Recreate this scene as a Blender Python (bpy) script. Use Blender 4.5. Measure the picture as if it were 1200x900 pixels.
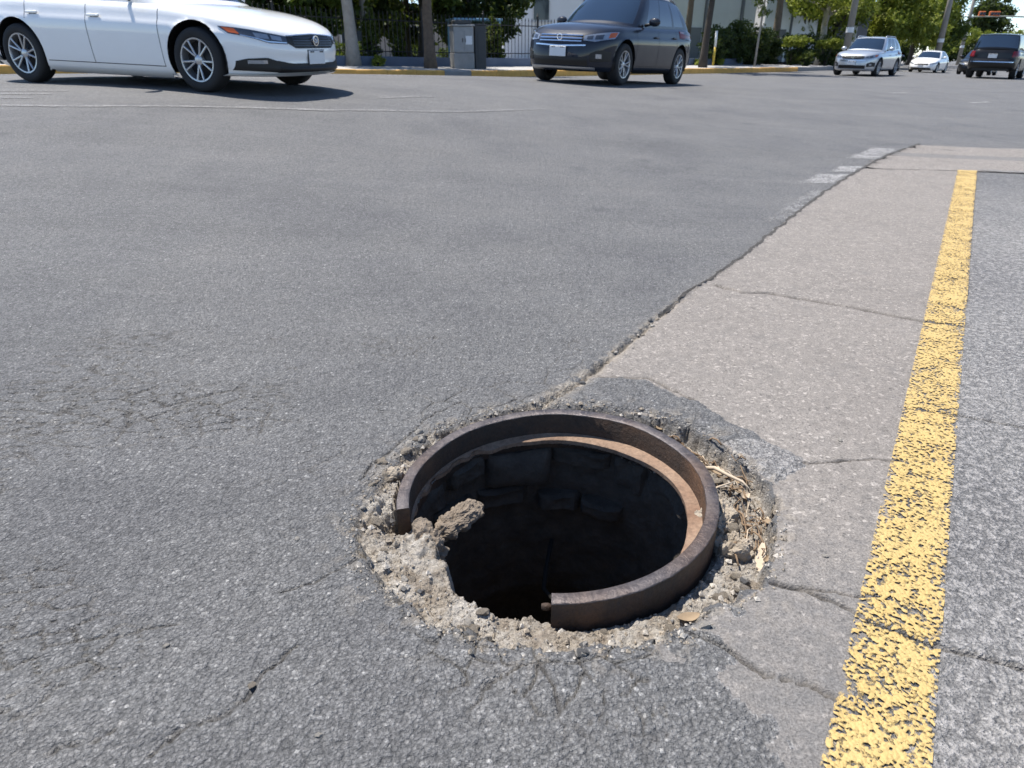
import bpy, bmesh, math, random
import numpy as np
from mathutils import Vector, Matrix

# ------------------------------------------------------------------ scene, camera, sky, sun
for o in list(bpy.data.objects):
    bpy.data.objects.remove(o)
scene = bpy.context.scene
COL = scene.collection
R = math.radians

CAM_H = 0.95
cam_data = bpy.data.cameras.new('camera')
cam = bpy.data.objects.new('camera', cam_data)
COL.objects.link(cam)
cam.location = (0, 0, CAM_H)
cam.rotation_euler = (R(90 - 25.64), 0, 0)
cam_data.sensor_width = 36
cam_data.lens = 24
cam_data.clip_start = 0.02
cam_data.clip_end = 2000
cam_data.dof.use_dof = True
cam_data.dof.focus_distance = 1.62
cam_data.dof.aperture_fstop = 9.5
scene.camera = cam

SUN_EL = R(67)
SUN_H = Vector((-0.80, 0.60, 0)).normalized()
SUN_DIR = Vector((SUN_H.x * math.cos(SUN_EL), SUN_H.y * math.cos(SUN_EL), math.sin(SUN_EL)))

world = bpy.data.worlds.new('World')
scene.world = world
world.use_nodes = True
wn = world.node_tree
wn.nodes.clear()
sky = wn.nodes.new('ShaderNodeTexSky')
sky.sky_type = 'NISHITA'
sky.sun_disc = False
sky.sun_elevation = SUN_EL
sky.sun_rotation = math.atan2(SUN_H.x, SUN_H.y)
sky.altitude = 0
sky.air_density = 0.7
sky.dust_density = 0.0
sky.ozone_density = 2.0
bg = wn.nodes.new('ShaderNodeBackground')
bg.inputs['Strength'].default_value = 0.12
wo = wn.nodes.new('ShaderNodeOutputWorld')
wn.links.new(sky.outputs[0], bg.inputs[0])
wn.links.new(bg.outputs[0], wo.inputs[0])

sun_data = bpy.data.lights.new('sun', 'SUN')
sun_data.energy = 4.6
sun_data.angle = R(0.53)
sun_data.color = (1.0, 0.955, 0.89)
sun = bpy.data.objects.new('sun', sun_data)
COL.objects.link(sun)
sun.rotation_euler = SUN_DIR.to_track_quat('Z', 'Y').to_euler()
sun.location = (-10, 10, 20)

scene.render.engine = 'CYCLES'
scene.cycles.max_bounces = 5
scene.cycles.diffuse_bounces = 2
scene.cycles.glossy_bounces = 3
scene.cycles.transparent_max_bounces = 8
scene.cycles.use_denoising = True
scene.cycles.use_adaptive_sampling = True
scene.cycles.adaptive_threshold = 0.02
scene.view_settings.view_transform = 'Standard'
scene.view_settings.look = 'None'
scene.view_settings.exposure = 0.85
scene.view_settings.gamma = 1.0

# ------------------------------------------------------------------ traced plan of the street (metres, camera foot at 0,0)
YL = [(0.446, 0.665), (0.56, 0.836), (0.649, 0.974), (0.758, 1.145), (0.939, 1.437), (1.171, 1.803), (1.455, 2.262), (1.884, 2.957), (2.609, 4.128), (3.309, 5.246), (4.075, 6.471)]
YR = [(0.619, 0.665), (0.728, 0.836), (0.843, 1.019), (1.012, 1.295), (1.267, 1.699), (1.672, 2.344), (2.135, 3.086), (3.093, 4.626), (4.254, 6.471)]
EDGE = [(0.0, 1.739), (0.104, 1.859), (0.176, 1.948), (0.288, 2.099), (0.422, 2.319), (0.557, 2.541), (0.742, 2.837), (0.976, 3.154), (1.277, 3.592), (1.538, 4.018), (1.898, 4.571), (2.374, 5.316), (2.989, 6.176), (3.757, 7.209), (4.426, 8.045), (4.959, 8.712)]
COLLAR = [(-0.354, 1.217), (-0.359, 1.295), (-0.331, 1.437), (-0.293, 1.546), (-0.205, 1.684), (-0.1, 1.765), (0.026, 1.815), (0.13, 1.83), (0.307, 1.805), (0.47, 1.739), (0.567, 1.641), (0.605, 1.517), (0.644, 1.418), (0.616, 1.295), (0.554, 1.145), (0.511, 1.055), (0.449, 1.019), (0.377, 0.985), (0.313, 0.931), (0.215, 0.907), (0.121, 0.891), (0.03, 0.897), (-0.062, 0.921), (-0.161, 0.969), (-0.243, 1.031), (-0.297, 1.092)]
PATCH = [(0.0, 1.739), (0.104, 1.859), (0.282, 2.044), (0.431, 2.011), (0.55, 1.87), (0.621, 1.749), (0.699, 1.613), (0.766, 1.496), (0.643, 1.414), (0.616, 1.496), (0.567, 1.641), (0.47, 1.739), (0.305, 1.803), (0.127, 1.803)]
CRACKS = {  # points, half width, depth
  'a': ([(0.925, 2.995), (1.02, 2.896), (1.133, 2.896), (1.29, 2.814), (1.46, 2.703), (1.584, 2.6), (1.66, 2.551), (1.774, 2.503)], .0095, .014),
  'b': ([(1.164, 1.814), (1.26, 1.781), (1.342, 1.749), (1.457, 1.699), (1.9, 1.55)], .004, .012),
  'c': ([(0.52, 1.067), (0.574, 1.043), (0.627, 1.007), (0.656, 0.963), (0.714, 0.921), (0.755, 0.897), (0.823, 0.872), (0.901, 0.845), (1.2, 0.8)], .0042, .014),
  'd': ([(0.33, 0.927), (0.38, 0.891), (0.396, 0.869), (0.437, 0.836), (0.488, 0.818), (0.531, 0.791)], .0042, .013),
  'e': ([(0.527, 1.062), (0.593, 1.047), (0.667, 1.024), (0.729, 1.014)], .003, .008),
  'f': ([(0.743, 1.513), (0.843, 1.513), (0.938, 1.525), (1.02, 1.513)], .0035, .010),
  'g': ([(-0.547, 0.686), (-0.522, 0.737), (-0.464, 0.755), (-0.436, 0.792), (-0.434, 0.827), (-0.389, 0.897)], .0028, .008),
  'h': ([(-0.708, 0.686), (-0.69, 0.698), (-0.63, 0.722), (-0.62, 0.747)], .0026, .007),
  'i': ([(-0.734, 0.888), (-0.722, 0.921), (-0.669, 0.942), (-0.618, 0.957)], .0026, .007),
  'j': ([(-0.456, 1.043), (-0.395, 1.067), (-0.352, 1.105), (-0.316, 1.145)], .0026, .007),
  'k': ([(-1.031, 1.83), (-0.951, 1.888), (-0.846, 1.967)], .0035, .008),
  'l': ([(-0.384, 1.437), (-0.321, 1.581), (-0.249, 1.749), (-0.157, 1.859)], .0028, .008),
  'm': ([(0.103, 1.83), (0.253, 2.038), (0.447, 2.024), (0.556, 1.87)], .004, .010),
}
RING_C = (0.104, 1.370)
RING_R = 0.379
RING_TOP = 0.02
RING_TX, RING_TY = 0.0413, 0.0262          # the frame sits slightly crooked
KERB = [(-24.0, 6.5), (-14.6, 15.0), (-5.13, 22.0), (0.0, 25.5), (7.4, 31.0), (18.3, 42.0), (25.5, 54.0), (38.0, 75.0), (69.0, 127.0)]

# ------------------------------------------------------------------ numeric helpers
_T = np.random.default_rng(11).random((256, 256))
def vnoise(x, y):
    xi = np.floor(x).astype(np.int64); yi = np.floor(y).astype(np.int64)
    fx = x - xi; fy = y - yi
    fx = fx * fx * (3 - 2 * fx); fy = fy * fy * (3 - 2 * fy)
    a = _T[xi & 255, yi & 255]; b = _T[(xi + 1) & 255, yi & 255]
    c = _T[xi & 255, (yi + 1) & 255]; d = _T[(xi + 1) & 255, (yi + 1) & 255]
    return (a * (1 - fx) + b * fx) * (1 - fy) + (c * (1 - fx) + d * fx) * fy - 0.5
def fbm(x, y, oct=4, g=.5):
    s = np.zeros_like(x); a = 1.0
    for k in range(oct):
        s += a * vnoise(x * 2 ** k + 17.3 * k, y * 2 ** k + 5.1 * k); a *= g
    return s
def worley(x, y, seed=0):
    xi = np.floor(x).astype(np.int64); yi = np.floor(y).astype(np.int64)
    f1 = np.full(x.shape, 9.0); f2 = np.full(x.shape, 9.0); val = np.zeros(x.shape)
    for dx in (-1, 0, 1):
        for dy in (-1, 0, 1):
            cx = xi + dx; cy = yi + dy
            px = cx + _T[(cx + seed) & 255, (cy + 31) & 255]; py = cy + _T[(cx + 77) & 255, (cy + seed) & 255]
            d = np.hypot(x - px, y - py)
            near = d < f1
            f2 = np.where(near, f1, np.minimum(f2, d))
            val = np.where(near, _T[(cx + 5 + seed) & 255, (cy + 9) & 255], val)
            f1 = np.where(near, d, f1)
    return f1, f2, val
def sstep(a, b, x):
    t = np.clip((x - a) / (b - a), 0, 1)
    return t * t * (3 - 2 * t)
def seg_dist(x, y, pts):
    d = np.full(x.shape, 1e9)
    for (ax, ay), (bx, by) in zip(pts[:-1], pts[1:]):
        vx, vy = bx - ax, by - ay
        t = np.clip(((x - ax) * vx + (y - ay) * vy) / (vx * vx + vy * vy), 0, 1)
        d = np.minimum(d, np.hypot(x - ax - t * vx, y - ay - t * vy))
    return d
def in_poly(x, y, pts):
    c = np.zeros(x.shape, bool)
    n = len(pts)
    for i in range(n):
        ax, ay = pts[i]; bx, by = pts[(i + 1) % n]
        hit = ((ay > y) != (by > y))
        with np.errstate(divide='ignore', invalid='ignore'):
            xx = (bx - ax) * (y - ay) / (by - ay + 1e-12) + ax
        c ^= hit & (x < xx)
    return c
def poly_sd(x, y, pts):
    d = seg_dist(x, y, pts + [pts[0]])
    return np.where(in_poly(x, y, pts), d, -d)
def interp_line(pts, yv):
    p = np.array(pts)
    return np.interp(yv, p[:, 1], p[:, 0])

# gentle cross fall of the junction: thin-plate surface through levelled points
_S = np.array([(-3.59, 8.3, .60), (-6.03, 9.2, .66), (2.03, 13.8, .46), (3.5, 16.2, .41), (15.5, 32.8, .17), (28.6, 51.8, -.07), (21.1, 33, .06),
  (-5.13, 22, .41), (0, 25.5, .32), (7.4, 31, .29), (18.3, 42, .23), (25.5, 54, .10), (38, 75, .0), (-14.6, 15.0, .60), (-24, 6.5, .62),
  (0, 0, 0), (-1.5, .5, 0), (1.5, .5, 0), (-1.3, 1.5, 0), (0, 1.4, 0), (1.5, 1.5, 0), (-.8, 2.6, .015), (.6, 2.6, 0), (2.2, 3, 0), (4.1, 6.4, 0), (5, 8.7, 0), (2.5, 5.5, 0.01),
  (0, -4, 0), (6, 0, 0), (-6, -3, .1), (12, 14, 0.0), (-40, 20, .6), (-20, 60, .4), (60, 60, -.1), (0, 120, .2), (60, 0, -.1), (-40, -40, .2), (40, -40, -.1),
  (120, 120, -.1), (220, 220, 0), (-220, 220, .2), (-220, -120, .2), (220, -120, 0), (0, -220, 0)])
def _tps_k(r):
    return np.where(r > 1e-9, r * r * np.log(np.maximum(r, 1e-9)), 0)
_n = len(_S)
_A = np.zeros((_n + 3, _n + 3))
_A[:_n, :_n] = _tps_k(np.hypot(_S[:, None, 0] - _S[None, :, 0], _S[:, None, 1] - _S[None, :, 1])) + np.eye(_n) * .02
_A[:_n, _n] = 1; _A[:_n, _n + 1:] = _S[:, :2]; _A[_n, :_n] = 1; _A[_n + 1:, :_n] = _S[:, :2].T
_W = np.linalg.solve(_A, np.concatenate([_S[:, 2], np.zeros(3)]))
def terr(x, y):
    x = np.asarray(x, float); y = np.asarray(y, float)
    z = _W[_n] + _W[_n + 1] * x + _W[_n + 2] * y
    for i in range(_n):
        z = z + _W[i] * _tps_k(np.hypot(x - _S[i, 0], y - _S[i, 1]))
    return z
def tz(x, y):
    return float(terr(np.array([x]), np.array([y]))[0])

# ------------------------------------------------------------------ object helpers
def link(o, parent=None):
    COL.objects.link(o)
    if parent is not None:
        o.parent = parent
    return o
def tag(o, label=None, cat=None, group=None, kind=None):
    if label: o['label'] = label
    if cat: o['category'] = cat
    if group: o['group'] = group
    if kind: o['kind'] = kind
    return o
def empty(name, loc, rz=0, label=None, cat=None, group=None):
    o = bpy.data.objects.new(name, None)
    o.empty_display_size = .1
    link(o); o.location = loc; o.rotation_euler = (0, 0, rz)
    return tag(o, label, cat, group)
def part_empty(name, parent, loc=(0, 0, 0)):
    o = bpy.data.objects.new(name, None); o.empty_display_size = .05
    link(o, parent); o.location = loc
    return o
def fast_mesh(name, V, Q, mats, smooth=True, mat_idx=None):
    me = bpy.data.meshes.new(name)
    V = np.asarray(V, np.float32); Q = np.asarray(Q, np.int32)
    me.vertices.add(len(V)); me.vertices.foreach_set('co', V.ravel())
    k = Q.shape[1]
    me.loops.add(Q.size); me.loops.foreach_set('vertex_index', Q.ravel())
    me.polygons.add(len(Q)); me.polygons.foreach_set('loop_start', np.arange(0, Q.size, k, dtype=np.int32))
    try:
        me.polygons.foreach_set('loop_total', np.full(len(Q), k, np.int32))
    except Exception:
        pass
    for m in (mats if isinstance(mats, (list, tuple)) else [mats]):
        me.materials.append(m)
    me.polygons.foreach_set('use_smooth', np.full(len(Q), smooth, bool))
    if mat_idx is not None:
        me.polygons.foreach_set('material_index', np.asarray(mat_idx, np.int32))
    me.update(calc_edges=True)
    me.validate()
    return me
class MB:
    """collects shapes that become one mesh"""
    def __init__(s):
        s.v = []; s.f = []; s.m = []
    def add(s, verts, faces, mi=0):
        b = len(s.v)
        s.v.extend([tuple(map(float, p)) for p in verts])
        s.f.extend([tuple(b + i for i in f) for f in faces])
        s.m.extend([mi] * len(faces))
    def box(s, c, d, rot=None, mi=0, bev=0):
        hx, hy, hz = d[0] / 2, d[1] / 2, d[2] / 2
        if bev > 0:
            b = min(bev, hx * .9, hy * .9, hz * .9)
            P = []
            for sx in (-1, 1):
                for sy in (-1, 1):
                    for sz in (-1, 1):
                        P += [(sx * hx, sy * (hy - b), sz * (hz - b)), (sx * (hx - b), sy * hy, sz * (hz - b)), (sx * (hx - b), sy * (hy - b), sz * hz)]
            bm = bmesh.new()
            for p in P: bm.verts.new(p)
            bmesh.ops.convex_hull(bm, input=bm.verts)
            bm.verts.index_update()
            V = [v.co.copy() for v in bm.verts]; F = [[v.index for v in f.verts] for f in bm.faces]
            bm.free()
        else:
            V = [Vector((sx * hx, sy * hy, sz * hz)) for sx in (-1, 1) for sy in (-1, 1) for sz in (-1, 1)]
            F = [(0, 1, 3, 2), (4, 6, 7, 5), (0, 4, 5, 1), (2, 3, 7, 6), (0, 2, 6, 4), (1, 5, 7, 3)]
        c = Vector(c)
        if rot is not None:
            V = [rot @ Vector(v) + c for v in V]
        else:
            V = [Vector(v) + c for v in V]
        s.add(V, F, mi)
    def grid(s, P, mi=0, closeu=False, flip=False):
        n = len(P); m = len(P[0]); V = [p for r in P for p in r]; F = []
        for i in range(n - 1):
            for j in range(m if closeu else m - 1):
                a, b = i * m + j, i * m + (j + 1) % m
                q = (a, b, b + m, a + m)
                F.append(q[::-1] if flip else q)
        s.add(V, F, mi)
    def tube(s, pts, rad, n=8, cap=True, mi=0):
        pts = [Vector(p) for p in pts]
        rad = rad if isinstance(rad, (list, tuple)) else [rad] * len(pts)
        rings = []
        up = Vector((0, 0, 1))
        for i, p in enumerate(pts):
            d = (pts[min(i + 1, len(pts) - 1)] - pts[max(i - 1, 0)])
            d = d.normalized() if d.length > 1e-9 else Vector((0, 0, 1))
            a = d.cross(up if abs(d.z) < .9 else Vector((1, 0, 0))).normalized(); b = d.cross(a)
            rings.append([p + a * (rad[i] * math.cos(2 * math.pi * k / n)) + b * (rad[i] * math.sin(2 * math.pi * k / n)) for k in range(n)])
        b0 = len(s.v)
        s.grid(rings, mi, closeu=True)
        if cap:
            L = len(pts)
            s.f.append(tuple(b0 + k for k in range(n))); s.m.append(mi)
            s.f.append(tuple(b0 + (L - 1) * n + k for k in range(n))[::-1]); s.m.append(mi)
    def lathe(s, prof, n=32, axis='z', c=(0, 0, 0), mi=0, a0=0, a1=2 * math.pi, close=True):
        rings = []
        for (r, h) in prof:
            row = []
            for k in range(n if close else n + 1):
                a = a0 + (a1 - a0) * k / n
                if axis == 'z': p = (r * math.cos(a), r * math.sin(a), h)
                elif axis == 'y': p = (r * math.cos(a), h, r * math.sin(a))
                else: p = (h, r * math.cos(a), r * math.sin(a))
                row.append((p[0] + c[0], p[1] + c[1], p[2] + c[2]))
            rings.append(row)
        s.grid(rings, mi, closeu=close)
    def mesh(s, name, mats, smooth=False, weld=False, recalc=True, autosmooth=None):
        me = bpy.data.meshes.new(name)
        me.from_pydata(s.v, [], s.f)
        for m in (mats if isinstance(mats, (list, tuple)) else [mats]):
            me.materials.append(m)
        me.polygons.foreach_set('material_index', s.m)
        if weld or recalc:
            bm = bmesh.new(); bm.from_mesh(me)
            if weld: bmesh.ops.remove_doubles(bm, verts=bm.verts, dist=2e-4)
            if recalc: bmesh.ops.recalc_face_normals(bm, faces=bm.faces)
            bm.to_mesh(me); bm.free()
        me.polygons.foreach_set('use_smooth', [bool(smooth)] * len(me.polygons))
        me.update()
        if autosmooth is not None:
            me.set_sharp_from_angle(angle=R(autosmooth))
        return me
    def build(s, name, mats, parent=None, smooth=False, **k):
        return link(bpy.data.objects.new(name, s.mesh(name, mats, smooth, **k)), parent)

# ------------------------------------------------------------------ materials
class NT:
    def __init__(s, name):
        s.mat = bpy.data.materials.new(name); s.mat.use_nodes = True
        s.t = s.mat.node_tree; s.t.nodes.clear()
        s.out = s.t.nodes.new('ShaderNodeOutputMaterial')
        s.b = s.t.nodes.new('ShaderNodeBsdfPrincipled')
        s.t.links.new(s.b.outputs[0], s.out.inputs[0])
        s.co = s.t.nodes.new('ShaderNodeTexCoord').outputs['Object']
    def n(s, typ, **k):
        nd = s.t.nodes.new(typ)
        for a, v in k.items(): setattr(nd, a, v)
        return nd
    def set(s, sock, v):
        if hasattr(v, 'is_output') or isinstance(v, bpy.types.NodeSocket): s.t.links.new(v, sock)
        elif v is not None:
            if isinstance(v, tuple) and len(v) == 3 and sock.type == 'RGBA': v = (*v, 1)
            sock.default_value = v
    def noise(s, scale, detail=4, rough=.55, co=None, out=0, dist=0):
        nd = s.n('ShaderNodeTexNoise'); s.set(nd.inputs['Vector'], co or s.co)
        nd.inputs['Scale'].default_value = scale; nd.inputs['Detail'].default_value = detail; nd.inputs['Roughness'].default_value = rough
        nd.inputs['Distortion'].default_value = dist
        return nd.outputs[out]
    def vor(s, scale, feature='F1', out='Distance', co=None, rnd=1.0):
        nd = s.n('ShaderNodeTexVoronoi', feature=feature); s.set(nd.inputs['Vector'], co or s.co)
        nd.inputs['Scale'].default_value = scale; nd.inputs['Randomness'].default_value = rnd
        return nd.outputs[out]
    def ramp(s, fac, stops, interp='LINEAR'):
        nd = s.n('ShaderNodeValToRGB'); s.set(nd.inputs[0], fac)
        cr = nd.color_ramp; cr.interpolation = interp
        while len(cr.elements) < len(stops): cr.elements.new(.5)
        for e, (p, c) in zip(cr.elements, stops):
            e.position = p; e.color = (c, c, c, 1) if isinstance(c, (int, float)) else (*c, 1)
        return nd.outputs[0]
    def math(s, op, a, b=None, clamp=False):
        nd = s.n('ShaderNodeMath', operation=op, use_clamp=clamp); s.set(nd.inputs[0], a)
        if b is not None: s.set(nd.inputs[1], b)
        return nd.outputs[0]
    def mix(s, fac, a, b, blend='MIX'):
        nd = s.n('ShaderNodeMix', data_type='RGBA', blend_type=blend)
        s.set(nd.inputs[0], fac); s.set(nd.inputs[6], a); s.set(nd.inputs[7], b)
        return nd.outputs[2]
    def sep(s, c):
        nd = s.n('ShaderNodeSeparateColor'); s.set(nd.inputs[0], c); return nd.outputs
    def bump(s, h, strength=1, dist=.01, normal=None):
        nd = s.n('ShaderNodeBump'); nd.inputs['Strength'].default_value = strength; nd.inputs['Distance'].default_value = dist
        s.set(nd.inputs['Height'], h)
        if normal is not None: s.set(nd.inputs['Normal'], normal)
        return nd.outputs[0]
    def p(s, **k):
        for a, v in k.items():
            s.set(s.b.inputs[a.replace('_', ' ')], v)
        return s
def simple(name, col, rough=.6, metal=0, var=.15, scale=6, bump=0, bscale=60, coat=0, spec=.5, alpha=None):
    m = NT(name)
    c = m.mix(m.math('MULTIPLY', m.noise(scale, 5), 1.0), tuple(x * (1 - var) for x in col), tuple(min(1, x * (1 + var)) for x in col))
    m.p(Base_Color=c, Roughness=rough, Metallic=metal)
    m.b.inputs['Specular IOR Level'].default_value = spec
    if coat: m.p(Coat_Weight=coat, Coat_Roughness=.03)
    if bump: m.p(Normal=m.bump(m.noise(bscale, 6), 1, bump))
    return m.mat
def paint(name, col, metal=0.0, rough=.35, coat=1.0, spec=.5):
    m = NT(name)
    d = m.noise(2.5, 5); 
    c = m.mix(m.ramp(d, [(.35, 0), (.75, .04)]), col, (.25, .23, .20))
    m.p(Base_Color=c, Roughness=rough, Metallic=metal, Coat_Weight=coat, Coat_Roughness=.035)
    m.b.inputs['Specular IOR Level'].default_value = spec
    return m.mat

M = {}
def ground_base(name):
    m = NT(name)
    at = m.n('ShaderNodeAttribute', attribute_name='mask'); mk = m.sep(at.outputs['Color'])
    return m, mk[0], mk[1], mk[2], at.outputs['Alpha']
def asphalt_material():
    m, conc, mort, crack, lane = ground_base('asphalt')
    v = m.n('ShaderNodeTexVoronoi'); m.set(v.inputs['Vector'], m.co); v.inputs['Scale'].default_value = 150
    vd = v.outputs['Distance']; vc = m.sep(v.outputs['Color'])
    fine = m.noise(330, 2, .75); mid = m.noise(48, 4, .75); big = m.noise(1.1, 5, .66)
    trk = m.n('ShaderNodeMapping'); m.set(trk.inputs[0], m.co); trk.inputs['Rotation'].default_value = (0, 0, R(-51)); trk.inputs['Scale'].default_value = (.10, 1.5, 1)
    track = m.noise(1.0, 3, .6, co=trk.outputs[0])
    stone = m.ramp(vc[0], [(0, (.122, .120, .119)), (.5, (.148, .146, .144)), (.86, (.174, .171, .168)), (.965, (.205, .20, .195)), (.99, (.26, .255, .248)), (1, (.34, .332, .32))])
    col = m.mix(1.0, stone, m.ramp(vd, [(.25, 1.10), (.70, .66)]), 'MULTIPLY')
    col = m.mix(1.0, col, m.ramp(fine, [(.30, .60), (.70, 1.42)]), 'MULTIPLY')
    col = m.mix(1.0, col, m.ramp(mid, [(.32, .69), (.68, 1.25)]), 'MULTIPLY')
    col = m.mix(1.0, col, m.ramp(big, [(.32, (.80, .80, .82)), (.50, (1.0, 1.0, 1.0)), (.70, (1.15, 1.135, 1.11))]), 'MULTIPLY')
    col = m.mix(1.0, col, m.ramp(track, [(.30, .92), (.52, 1.01), (.72, 1.07)]), 'MULTIPLY')
    tk2 = m.n('ShaderNodeMapping'); m.set(tk2.inputs[0], m.co); tk2.inputs['Rotation'].default_value = (0, 0, R(-52)); tk2.inputs['Scale'].default_value = (.22, 8.0, 1)
    col = m.mix(1.0, col, m.ramp(m.noise(1.0, 2, .6, co=tk2.outputs[0]), [(.3, .96), (.7, 1.04)]), 'MULTIPLY')
    ov = m.n('ShaderNodeTexVoronoi'); m.set(ov.inputs['Vector'], m.co); ov.inputs['Scale'].default_value = 1.3
    oil = m.ramp(m.math('ADD', ov.outputs['Distance'], m.math('MULTIPLY', m.math('SUBTRACT', mid, .5), .16)), [(.05, .45), (.13, 0)])
    col = m.mix(m.math('MULTIPLY', oil, m.math('GREATER_THAN', m.sep(ov.outputs['Color'])[0], .45)), col, (.06, .06, .064))
    col = m.mix(m.math('MULTIPLY', m.ramp(mid, [(.50, 0), (.62, .75)]), lane), col, (.25, .242, .235))
    col = m.mix(1.0, col, m.mix(lane, (1, 1, 1), (1.45, 1.42, 1.39)), 'MULTIPLY')
    col = m.mix(mort, col, m.mix(vc[1], (.24, .20, .155), (.42, .375, .31)))
    col = m.mix(m.math('MULTIPLY', crack, .72), col, (.035, .031, .027))
    h = m.math('ADD', m.math('MULTIPLY', vd, -1.3), m.math('MULTIPLY', mid, 4.2))
    h = m.math('ADD', h, m.math('MULTIPLY', fine, 1.0))
    m.p(Base_Color=col, Roughness=.74, Normal=m.bump(h, 1.0, .0037))
    m.b.inputs['Specular IOR Level'].default_value = .45
    return m.mat
def concrete_material():
    m, conc, mort, crack, lane = ground_base('street_concrete')
    v = m.n('ShaderNodeTexVoronoi'); m.set(v.inputs['Vector'], m.co); v.inputs['Scale'].default_value = 120
    vd = v.outputs['Distance']; vc = m.sep(v.outputs['Color'])
    fine = m.noise(210, 3, .7); mid = m.noise(30, 4, .68); big = m.noise(1.9, 4, .6)
    c = m.mix(big, (.194, .175, .158), (.252, .229, .207))
    c = m.mix(1.0, c, m.ramp(fine, [(.30, .60), (.70, 1.34)]), 'MULTIPLY')
    c = m.mix(1.0, c, m.ramp(vc[0], [(0, .86), (.9, 1.05), (.97, 1.4), (1, 1.6)]), 'MULTIPLY')
    c = m.mix(1.0, c, m.ramp(mid, [(.3, .84), (.7, 1.14)]), 'MULTIPLY')
    pore = m.math('MULTIPLY', m.math('GREATER_THAN', vc[1], .90), m.math('LESS_THAN', vd, .38))
    c = m.mix(m.math('MULTIPLY', pore, .6), c, (.075, .07, .065))
    c = m.mix(m.ramp(m.noise(6, 4, .7), [(.54, 0), (.72, .5)]), c, (.145, .135, .126))
    grey = m.ramp(m.math('ADD', conc, m.math('MULTIPLY', m.math('SUBTRACT', mid, .5), .9)), [(.35, 1), (.85, 0)])
    c = m.mix(m.math('MULTIPLY', grey, .72), c, m.mix(1.0, (.142, .138, .135), m.ramp(fine, [(.3, .6), (.7, 1.45)]), 'MULTIPLY'))
    c = m.mix(mort, c, m.mix(vc[2], (.20, .165, .125), (.36, .32, .265)))
    c = m.mix(m.math('MULTIPLY', crack, .72), c, (.035, .031, .027))
    h = m.math('ADD', m.math('MULTIPLY', fine, 1.2), m.math('ADD', m.math('MULTIPLY', mid, 1.5), m.math('MULTIPLY', pore, -.6)))
    m.p(Base_Color=c, Roughness=.85, Normal=m.bump(h, 1.0, .0035))
    m.b.inputs['Specular IOR Level'].default_value = .3
    return m.mat
def collar_material():
    m, conc, mort, crack, lane = ground_base('broken_mortar_bed')
    v = m.n('ShaderNodeTexVoronoi'); m.set(v.inputs['Vector'], m.co); v.inputs['Scale'].default_value = 75
    vc = m.sep(v.outputs['Color'])
    fine = m.noise(150, 4, .7); big = m.noise(13, 4, .65)
    mm = m.mix(vc[0], (.24, .195, .148), (.39, .34, .275))
    mm = m.mix(m.ramp(big, [(.42, 0), (.62, .85)]), mm, (.50, .465, .415))
    mm = m.mix(1.0, mm, m.ramp(fine, [(.3, .62), (.72, 1.3)]), 'MULTIPLY')
    asph = m.mix(1.0, (.13, .129, .13), m.ramp(fine, [(.3, .6), (.7, 1.4)]), 'MULTIPLY')
    col = m.mix(mort, asph, mm)
    h = m.math('ADD', m.math('MULTIPLY', fine, 3.5), m.math('MULTIPLY', v.outputs['Distance'], -1.3))
    m.p(Base_Color=col, Roughness=.92, Normal=m.bump(h, 1.0, .004))
    return m.mat
M['ground'] = [asphalt_material(), concrete_material(), collar_material()]
def worn_paint(name, c0, c1, amount, fine=85):
    m = NT(name)
    tr = m.n('ShaderNodeBsdfTransparent'); mx = m.n('ShaderNodeMixShader')
    at = m.n('ShaderNodeAttribute', attribute_name='mask'); wear = m.sep(at.outputs['Color'])[0]
    a = m.noise(fine, 3, .7); b = m.noise(8, 3, .6)
    vn = m.n('ShaderNodeTexVoronoi'); m.set(vn.inputs['Vector'], m.co); vn.inputs['Scale'].default_value = 150
    v = vn.outputs['Distance']; cell = m.sep(vn.outputs['Color'])[0]
    s = m.math('ADD', m.math('MULTIPLY', cell, .34), m.math('MULTIPLY', a, .55))
    s = m.math('ADD', s, m.math('MULTIPLY', b, .50))
    s = m.math('SUBTRACT', s, m.math('MULTIPLY', wear, .6))
    fac = m.ramp(s, [(amount - .06, 0), (amount + .05, 1)])
    col = m.mix(b, c0, c1)
    col = m.mix(1.0, col, m.ramp(a, [(.3, .86), (.7, 1.1)]), 'MULTIPLY')
    h = m.math('ADD', m.math('SUBTRACT', 1.0, v), a)
    m.p(Base_Color=col, Roughness=.7, Normal=m.bump(h, .8, .003))
    m.set(mx.inputs[0], fac); m.t.links.new(tr.outputs[0], mx.inputs[1]); m.t.links.new(m.b.outputs[0], mx.inputs[2])
    m.t.links.new(mx.outputs[0], m.out.inputs[0])
    return m.mat
M['yellow'] = worn_paint('yellow_road_paint', (.41, .272, .082), (.47, .345, .14), .615, 110)
M['white_worn'] = worn_paint('white_road_paint', (.25, .245, .24), (.34, .333, .325), .66, 40)
M['white_faint'] = worn_paint('faint_white_paint', (.19, .187, .183), (.215, .21, .206), .70, 30)
def rust(name, a, b, c, rough=.62, metal=.25, bump=.002):
    m = NT(name)
    n1 = m.noise(14, 6, .65); n2 = m.noise(90, 5, .7); n3 = m.noise(5, 4)
    col = m.mix(m.ramp(n1, [(.35, 0), (.65, 1)]), a, b)
    col = m.mix(m.ramp(n3, [(.5, 0), (.7, .8)]), col, c)
    col = m.mix(1.0, col, m.ramp(n2, [(.3, .7), (.7, 1.3)]), 'MULTIPLY')
    m.p(Base_Color=col, Roughness=m.ramp(n1, [(.3, rough - .12), (.7, rough + .15)]), Metallic=metal, Normal=m.bump(n2, 1, bump))
    return m.mat
M['rust'] = rust('rusty_cast_iron', (.028, .018, .012), (.058, .033, .020), (.12, .060, .029), .7, .1, .004)
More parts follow.
